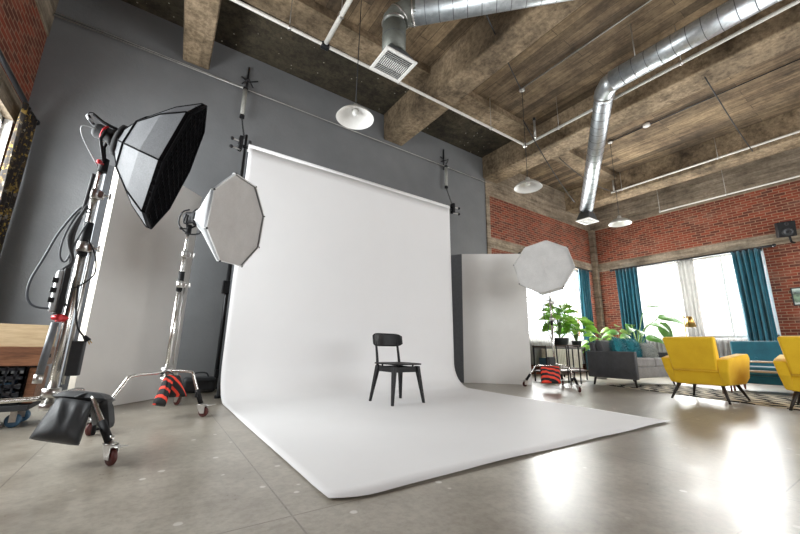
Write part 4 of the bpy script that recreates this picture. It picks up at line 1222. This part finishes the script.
st.tube([A_, (10.95,4.45,1.3), (11.1,4.3,1.85), (11.45,4.05,1.98), (11.75,3.8,1.86)], [.014,.008], 7, 5); st.build('arching_stem', M['stem'], t)
leaf_geo(fo, V((11.1,4.3,1.84)), (.75,-.62,.22), (-.3,-.3,.9), .95, .06, 0, .35); fo.build('arching_leaf', M['leaf_banana'], t, recalc=False, solid=.0015)
fo = MB(); leaf_geo(fo, V((11.35,4.1,1.45)), (.25,-.3,-1), (-.9,-.35,.1), .62, .14, 0, .0); 
fo.build('hanging_leaf', M['leaf_banana'], t, recalc=False, solid=.0015)
MB().tube([A_, (11.05,4.4,1.2), (11.25,4.2,1.48), (11.35,4.1,1.46)], [.012,.007], 7, 5).build('arching_stem', M['stem'], t)

# ------------------------------------------------------------------ ducts
def spiral_duct(parent, pts, r_, name='duct_section', mt='duct'):
    b = MB().tube(pts, r_, 28, 0); o = b.build(name, M[mt], parent)
    s_ = MB()
    for a, c in zip(pts[:-1], pts[1:]):
        a, c = V(a), V(c); L = (c-a).length; n_ = max(2, int(L/.17)); d_ = (c-a)/L
        for k in range(1, n_):
            p = a+d_*(L*k/n_); s_.lathe([(r_-.002,-.006),(r_+.004,0),(r_-.002,.006)], p, d_, 28)
    s_.build('seam_rings', M['duct_seam'], o)
    return o
# duct 1 with square diffuser
t = thing('air_duct', 'galvanised round duct with square white vent at top centre', 'duct', (2.07,3.32,4.2))
spiral_duct(t, [(2.07,3.32,4.36),(2.07,3.32,4.86)], .155, mt='duct_matte')
b = MB(); b.tube([(2.07,3.32,4.80),(2.07,3.32,4.88),(2.10,3.29,4.94),(2.18,3.21,4.985),(2.28,3.11,4.99)], .162, 28); b.build('elbow', M['duct_matte'], t)
for p, dd in (((2.07,3.32,4.84),(0,0,1)),((2.12,3.27,4.95),(.5,-.5,.7)),((2.25,3.14,4.985),(.7,-.7,0))):
    MB().lathe([(.158,-.012),(.172,0),(.158,.012)], p, dd, 28).build('joint_collar', M['steel'], t)
D = V((3.76-2.29,1.70-3.23,0)).normalized()
spiral_duct(t, [V((2.24,3.15,4.985)), V((2.24,3.15,4.985))+D*3.4], .158)
def diffuser(t, c, sx, sy, zt, rz=0):
    c = V(c)
    b = MB(); h = .035
    for a, b_, w_, l_ in ((0,-sy/2+.02,sx,.04),(0,sy/2-.02,sx,.04),(-sx/2+.02,0,.04,sy-.08),(sx/2-.02,0,.04,sy-.08)):
        b.box(c+V((a,b_,0)), (w_,l_,.02), bevel=.003)
    b.build('vent_frame', M['grille'], t)
    MB().box(c+V((0,0,.035)), (sx-.07,sy-.07,.012)).build('vent_shade_plate', M['void'], t)  # black plate painted as the shade behind the louvres
    b = MB(); n_ = 13
    for k in range(n_):
        u = -1+2*(k+.5)/n_
        if abs(u) < .36: continue
        b.hexa([c+V((-sx/2+.04,u*(sy/2-.045)-.008,-.004)), c+V((sx/2-.04,u*(sy/2-.045)-.008,-.004)), c+V((sx/2-.04,u*(sy/2-.045)-.005,-.004)), c+V((-sx/2+.04,u*(sy/2-.045)-.005,-.004)),
                c+V((-sx/2+.04,u*(sy/2-.045)+.002,.02)), c+V((sx/2-.04,u*(sy/2-.045)+.002,.02)), c+V((sx/2-.04,u*(sy/2-.045)+.005,.02)), c+V((-sx/2+.04,u*(sy/2-.045)+.005,.02))])
    for k in range(14):
        u = -1+2*(k+.5)/14; b.box(c+V((u*(sx/2-.05),0,.004)), (.006, sy*.30, .02))
    b.build('vent_louvres', M['grille'], t)
    b = MB(); s0, s1 = sx/2-.015, .12
    b.hexa([c+V((-s0,-sy/2+.015,.01)), c+V((s0,-sy/2+.015,.01)), c+V((s0,sy/2-.015,.01)), c+V((-s0,sy/2-.015,.01)),
            c+V((-s1,-s1,zt)), c+V((s1,-s1,zt)), c+V((s1,s1,zt)), c+V((-s1,s1,zt))]); b.build('vent_plenum', M['duct_seam'], t)
diffuser(t, (2.07,3.32,4.2), .46, .43, .18)
# duct 2
t = thing('air_duct', 'long galvanised duct bending down to a vent at upper right', 'duct', (8.42,4.28,3.8))
A_, B_ = V((8.38,4.26,4.08)), V((5.80,2.44,5.0))
b = MB(); b.tube([(8.42,4.29,3.98),(8.42,4.29,4.02),(8.38,4.26,4.10),(8.30,4.2,4.13)], .15, 24); b.build('elbow', M['duct_seam'], t)
spiral_duct(t, [A_, B_], .15)
b = MB(); b.tube([B_+(A_-B_).normalized()*.12, B_+(A_-B_).normalized()*.02, (5.70,2.33,5.0), (5.66,2.2,5.0)], .158, 28); b.build('elbow', M['duct'], t)
MB().lathe([(.152,-.015),(.168,0),(.152,.015)], B_+(A_-B_).normalized()*.1, A_-B_, 28).build('joint_collar', M['steel'], t)
spiral_duct(t, [(5.66,2.25,5.0),(5.66,.35,5.0)], .16)
spiral_duct(t, [(5.66,.36,5.0),(5.85,-.3,5.0),(6.02,-.9,5.0)], .16)
diffuser(t, (8.42,4.29,3.76), .46, .34, .22)
# hangers
def hanger(label, p, ztop, r_=.008, m='galv', grp='duct hangers'):
    MB().tube([p,(p[0],p[1],ztop)], r_, 6).build('hanger_rod', M[m], tagv=(label,'hanger rod',grp))
hanger('thin steel rod holding the upper right duct near its bend', (5.70,1.9,5.15), ZS)
hanger('thin steel rod holding the upper right duct at its upper end', (5.66,.7,5.15), ZS)
hanger('thin steel rod holding the top centre duct', (2.75,2.7,5.14), ZS)

# ------------------------------------------------------------------ pipes and conduits
def pipe(label, pts, r_, m, name='conduit', cat='pipe', grp=None, rods=()):
    t = thing(name, label, cat, pts[0], 0, grp)
    MB().tube(pts, r_, 10).build('tube', M[m], t)
    for p in rods:
        b = MB(); b.tube([p, (p[0],p[1],ZS if len(p) < 4 else p[3])], .005, 6); b.build('hanger', M['galv'], t)
        b = MB(); b.lathe([(r_+.001,-.015),(r_+.012,-.015),(r_+.012,.015),(r_+.001,.015)], (p[0],p[1],p[2]), (1,0,0) if abs(pts[1][0]-pts[0][0]) > abs(pts[1][1]-pts[0][1]) else (0,1,0), 12); b.build('pipe_clamp', M['steel'], t)
pipe('pale pipe running along the ceiling in front of the grey wall', [(-1.75,4.50,5.13),(6.28,4.42,5.13)], .026, 'whitepipe', rods=((1.0,4.47,5.13),(2.9,4.45,5.13),(5.2,4.43,5.13)))
pipe('pale pipe running away from the camera between the second and third beam', [(6.30,4.42,5.13),(6.30,-2.4,5.13)], .028, 'whitepipe', rods=((6.30,3.6,5.13),(6.30,1.5,5.13)))
MB().box((6.29,4.42,5.13),(.09,.09,.09),bevel=.02).build('pipe_elbow', M['steel'], tagv=('steel elbow joining the two pale ceiling pipes','pipe fitting'))
pipe('thick white pipe slanting up from the ceiling conduit at top left', [(1.55,4.50,5.15),(1.55,3.4,5.2),(1.55,-.5,5.2)], .036, 'whitepipe', rods=((1.55,3.9,5.18),))
MB().box((1.55,4.48,5.13),(.13,.09,.09),bevel=.02).build('pipe_elbow', M['blackmetal'], tagv=('black coupling where the thick white pipe meets the conduit','pipe fitting'))
pipe('pale pipe under the fourth beam near the right wall', [(10.78,4.7,5.30),(10.74,-2.4,5.30)], .024, 'whitepipe', rods=((10.78,4.4,5.3),(10.76,2.2,5.3)))
pipe('pale conduit along the top of the right brick wall', [(11.85,3.92,4.70),(11.85,-2.4,4.70)], .02, 'whitepipe', rods=((11.85,3.9,4.7),(11.85,2.4,4.7)))
pipe('thin wire conduit along the grey wall below the beams', [(-1.78,6.12,5.07),(6.9,6.12,5.07)], .009, 'galv')
pipe('second thin wire along the grey wall at upper left', [(-1.78,6.14,5.13),(.75,6.14,5.10)], .006, 'galv')
pipe('thin conduit feeding the middle pendant lamp', [(5.48,3.85,5.82),(5.48,-2.4,5.82)], .011, 'galv')
pipe('thin black conduit across the ceiling planks feeding the right pendant lamp', [(8.86,3.75,5.82),(8.86,-2.4,5.82)], .012, 'blackmetal')
# loose black wires slung below the beams
def wire(label, a, b_, sag=.08, r_=.010):
    a, b_ = V(a), V(b_); pts = [a.lerp(b_, k/10)-V((0,0,sag*4*(k/10)*(1-k/10))) for k in range(11)]
    MB().tube(pts, r_, 5).build('slack_wire', M['rubber'], tagv=(label,'wire','slack wires under the ceiling'))
wire('black wire crossing in front of the second beam at top centre', (2.5,2.4,5.1), (5.48,3.85,5.8), .05)
wire('black wire slung from the middle lamp box towards the right pipes', (5.48,3.85,5.1), (8.3,4.5,4.3), .1)
wire('black wire hanging across the ceiling planks at upper right', (7.0,1.4,5.15), (10.8,1.6,5.2), .06)
wire('black wire looping near the fourth beam by the right vent', (7.43,4.3,5.15), (10.78,4.5,5.25), .2)

# ------------------------------------------------------------------ pendant lamps
def pendant(label, x, y, z, ztop, grp='white pendant lamps', r_=.27):
    t = thing('pendant_lamp', label, 'lamp', (x,y,z), 0, grp)
    b = MB()
    b.use(M['enamel']).lathe([(.05,.125),(.09,.12),(.15,.09),(.215,.042),(r_-.004,.0)], (x,y,z), n=36)
    b.build('shade', M['enamel'], t, recalc=False)
    MB().lathe([(.052,.132),(.094,.127),(.155,.097),(.22,.048),(r_,.0),(r_-.004,-.002)], (x,y,z), n=36).build('shade_back', M['enamel_out'], t)
    MB().lathe([(0,.21),(.03,.21),(.042,.19),(.048,.12),(0,.12)], (x,y,z)).build('socket_cap', M['galv'], t)
    MB().lathe([(0,.045),(.03,.055),(.042,.085),(.034,.12),(.024,.15),(0,.15)], (x,y,z)).build('light_bulb', M['bulb'], t)
    MB().tube([(x,y,z+.21),(x,y,ztop)], .006, 6).build('cord', M['rubber'], t)
    MB().lathe([(0,0),(.055,0),(.06,-.03),(.03,-.045),(0,-.045)], (x,y,ztop)).build('ceiling_box', M['galv'], t)
pendant('white enamel pendant lamp at left, under the top centre vent', 1.83, 3.87, 3.64, ZS, r_=.255)
pendant('white enamel pendant lamp in the middle, above the right V-flat', 5.50, 3.85, 3.66, ZS-.03, r_=.26)
pendant('white enamel pendant lamp at right, beside the hanging vent', 8.86, 3.75, 3.63, ZS-.03, r_=.245)
t = thing('smoke_detector', 'small white smoke detector on the ceiling conduit at upper right', 'detector', (8.80,2.9,5.78))
MB().lathe([(0,.05),(.07,.05),(.075,.0),(.045,-.02),(0,-.022)], (8.80,2.91,5.78)).build('housing', M['grille'], t)
MB().lathe([(.02,-.024),(.012,-.03),(0,-.03)], (8.80,2.91,5.78)).build('sensor', M['steel'], t)
# sprinkler drops
for k, (x_, y_, z0_, lab) in enumerate(((6.30,4.15,5.18,'beside the middle pendant lamp'),(10.78,4.62,5.3,'beside the right pendant lamp'))):
    t = thing('sprinkler_drop', 'short vertical sprinkler pipe '+lab, 'sprinkler', (x_,y_,z0_), 0, 'sprinkler pipes')
    MB().tube([(x_,y_,z0_),(x_,y_,z0_+.42)], .024, 10).build('riser', M['galv'], t)
    MB().cyl((x_,y_,z0_+.42),(x_,y_,z0_+.48),.034).build('cap', M['blackmetal'], t)

# ------------------------------------------------------------------ light
wd = bpy.data.worlds.new('overcast_sky'); SC.world = wd; wd.use_nodes = True
bg = wd.node_tree.nodes['Background']; bg.inputs[0].default_value = (.93,.96,1,1); bg.inputs[1].default_value = 2.2
def area(name, loc, rot, sx, sy, power, col=(1,1,1)):
    l = bpy.data.lights.new(name, 'AREA'); l.shape = 'RECTANGLE'; l.size = sx; l.size_y = sy; l.energy = power; l.color = col
    o = bpy.data.objects.new(name, l); COL.objects.link(o); o.location = loc; o.rotation_euler = rot
    return o
# daylight outside the right, back and left windows
area('daylight_right_window', (XR+.55, (W1[0]+W1[1])/2, 2.2), (0, PI/2, 0), 2.6, 4.0, 1050, (1,.99,.97))
area('daylight_back_window', ((W2[0]+W2[1])/2, YB+.55, 2.1), (-PI/2, 0, 0), 3.7, 2.7, 760, (1,.99,.97))
area('daylight_left_window', (XL-.55, (W3[0]+W3[1])/2, 2.1), (0, -PI/2, 0), 2.6, 3.6, 520, (.97,.99,1))

area('added_fill_behind', ((W4[0]+W4[1])/2, Y0-.6, 2.5), (PI/2, 0, 0), 8.6, 3.1, 400, (1,1,1))  # added fill light outside the made-up window behind the camera

# ------------------------------------------------------------------ camera
yaw, pitch, roll, f = .593165774, .220085788, .0203307455, 355.437
fw = V((math.sin(yaw)*math.cos(pitch), math.cos(yaw)*math.cos(pitch), math.sin(pitch)))
rt = V((math.cos(yaw), -math.sin(yaw), 0)); up = rt.cross(fw)
r2 = rt*math.cos(roll)+up*math.sin(roll); u2 = -rt*math.sin(roll)+up*math.cos(roll)
cam = bpy.data.cameras.new('camera'); cam.sensor_width = 36; cam.lens = f*36/800; cam.clip_start = .02; cam.clip_end = 100
co = bpy.data.objects.new('camera', cam); COL.objects.link(co)
mx = Matrix((r2, u2, -fw)).transposed().to_4x4(); mx.translation = V((0,0,.66)); co.matrix_world = mx
SC.camera = co
vs = SC.view_settings
SC.display_settings.display_device = 'sRGB'
vs.view_transform = 'Standard'; vs.look = 'None'; vs.gamma = 1; vs.use_curve_mapping = False
vs.exposure = 0.0
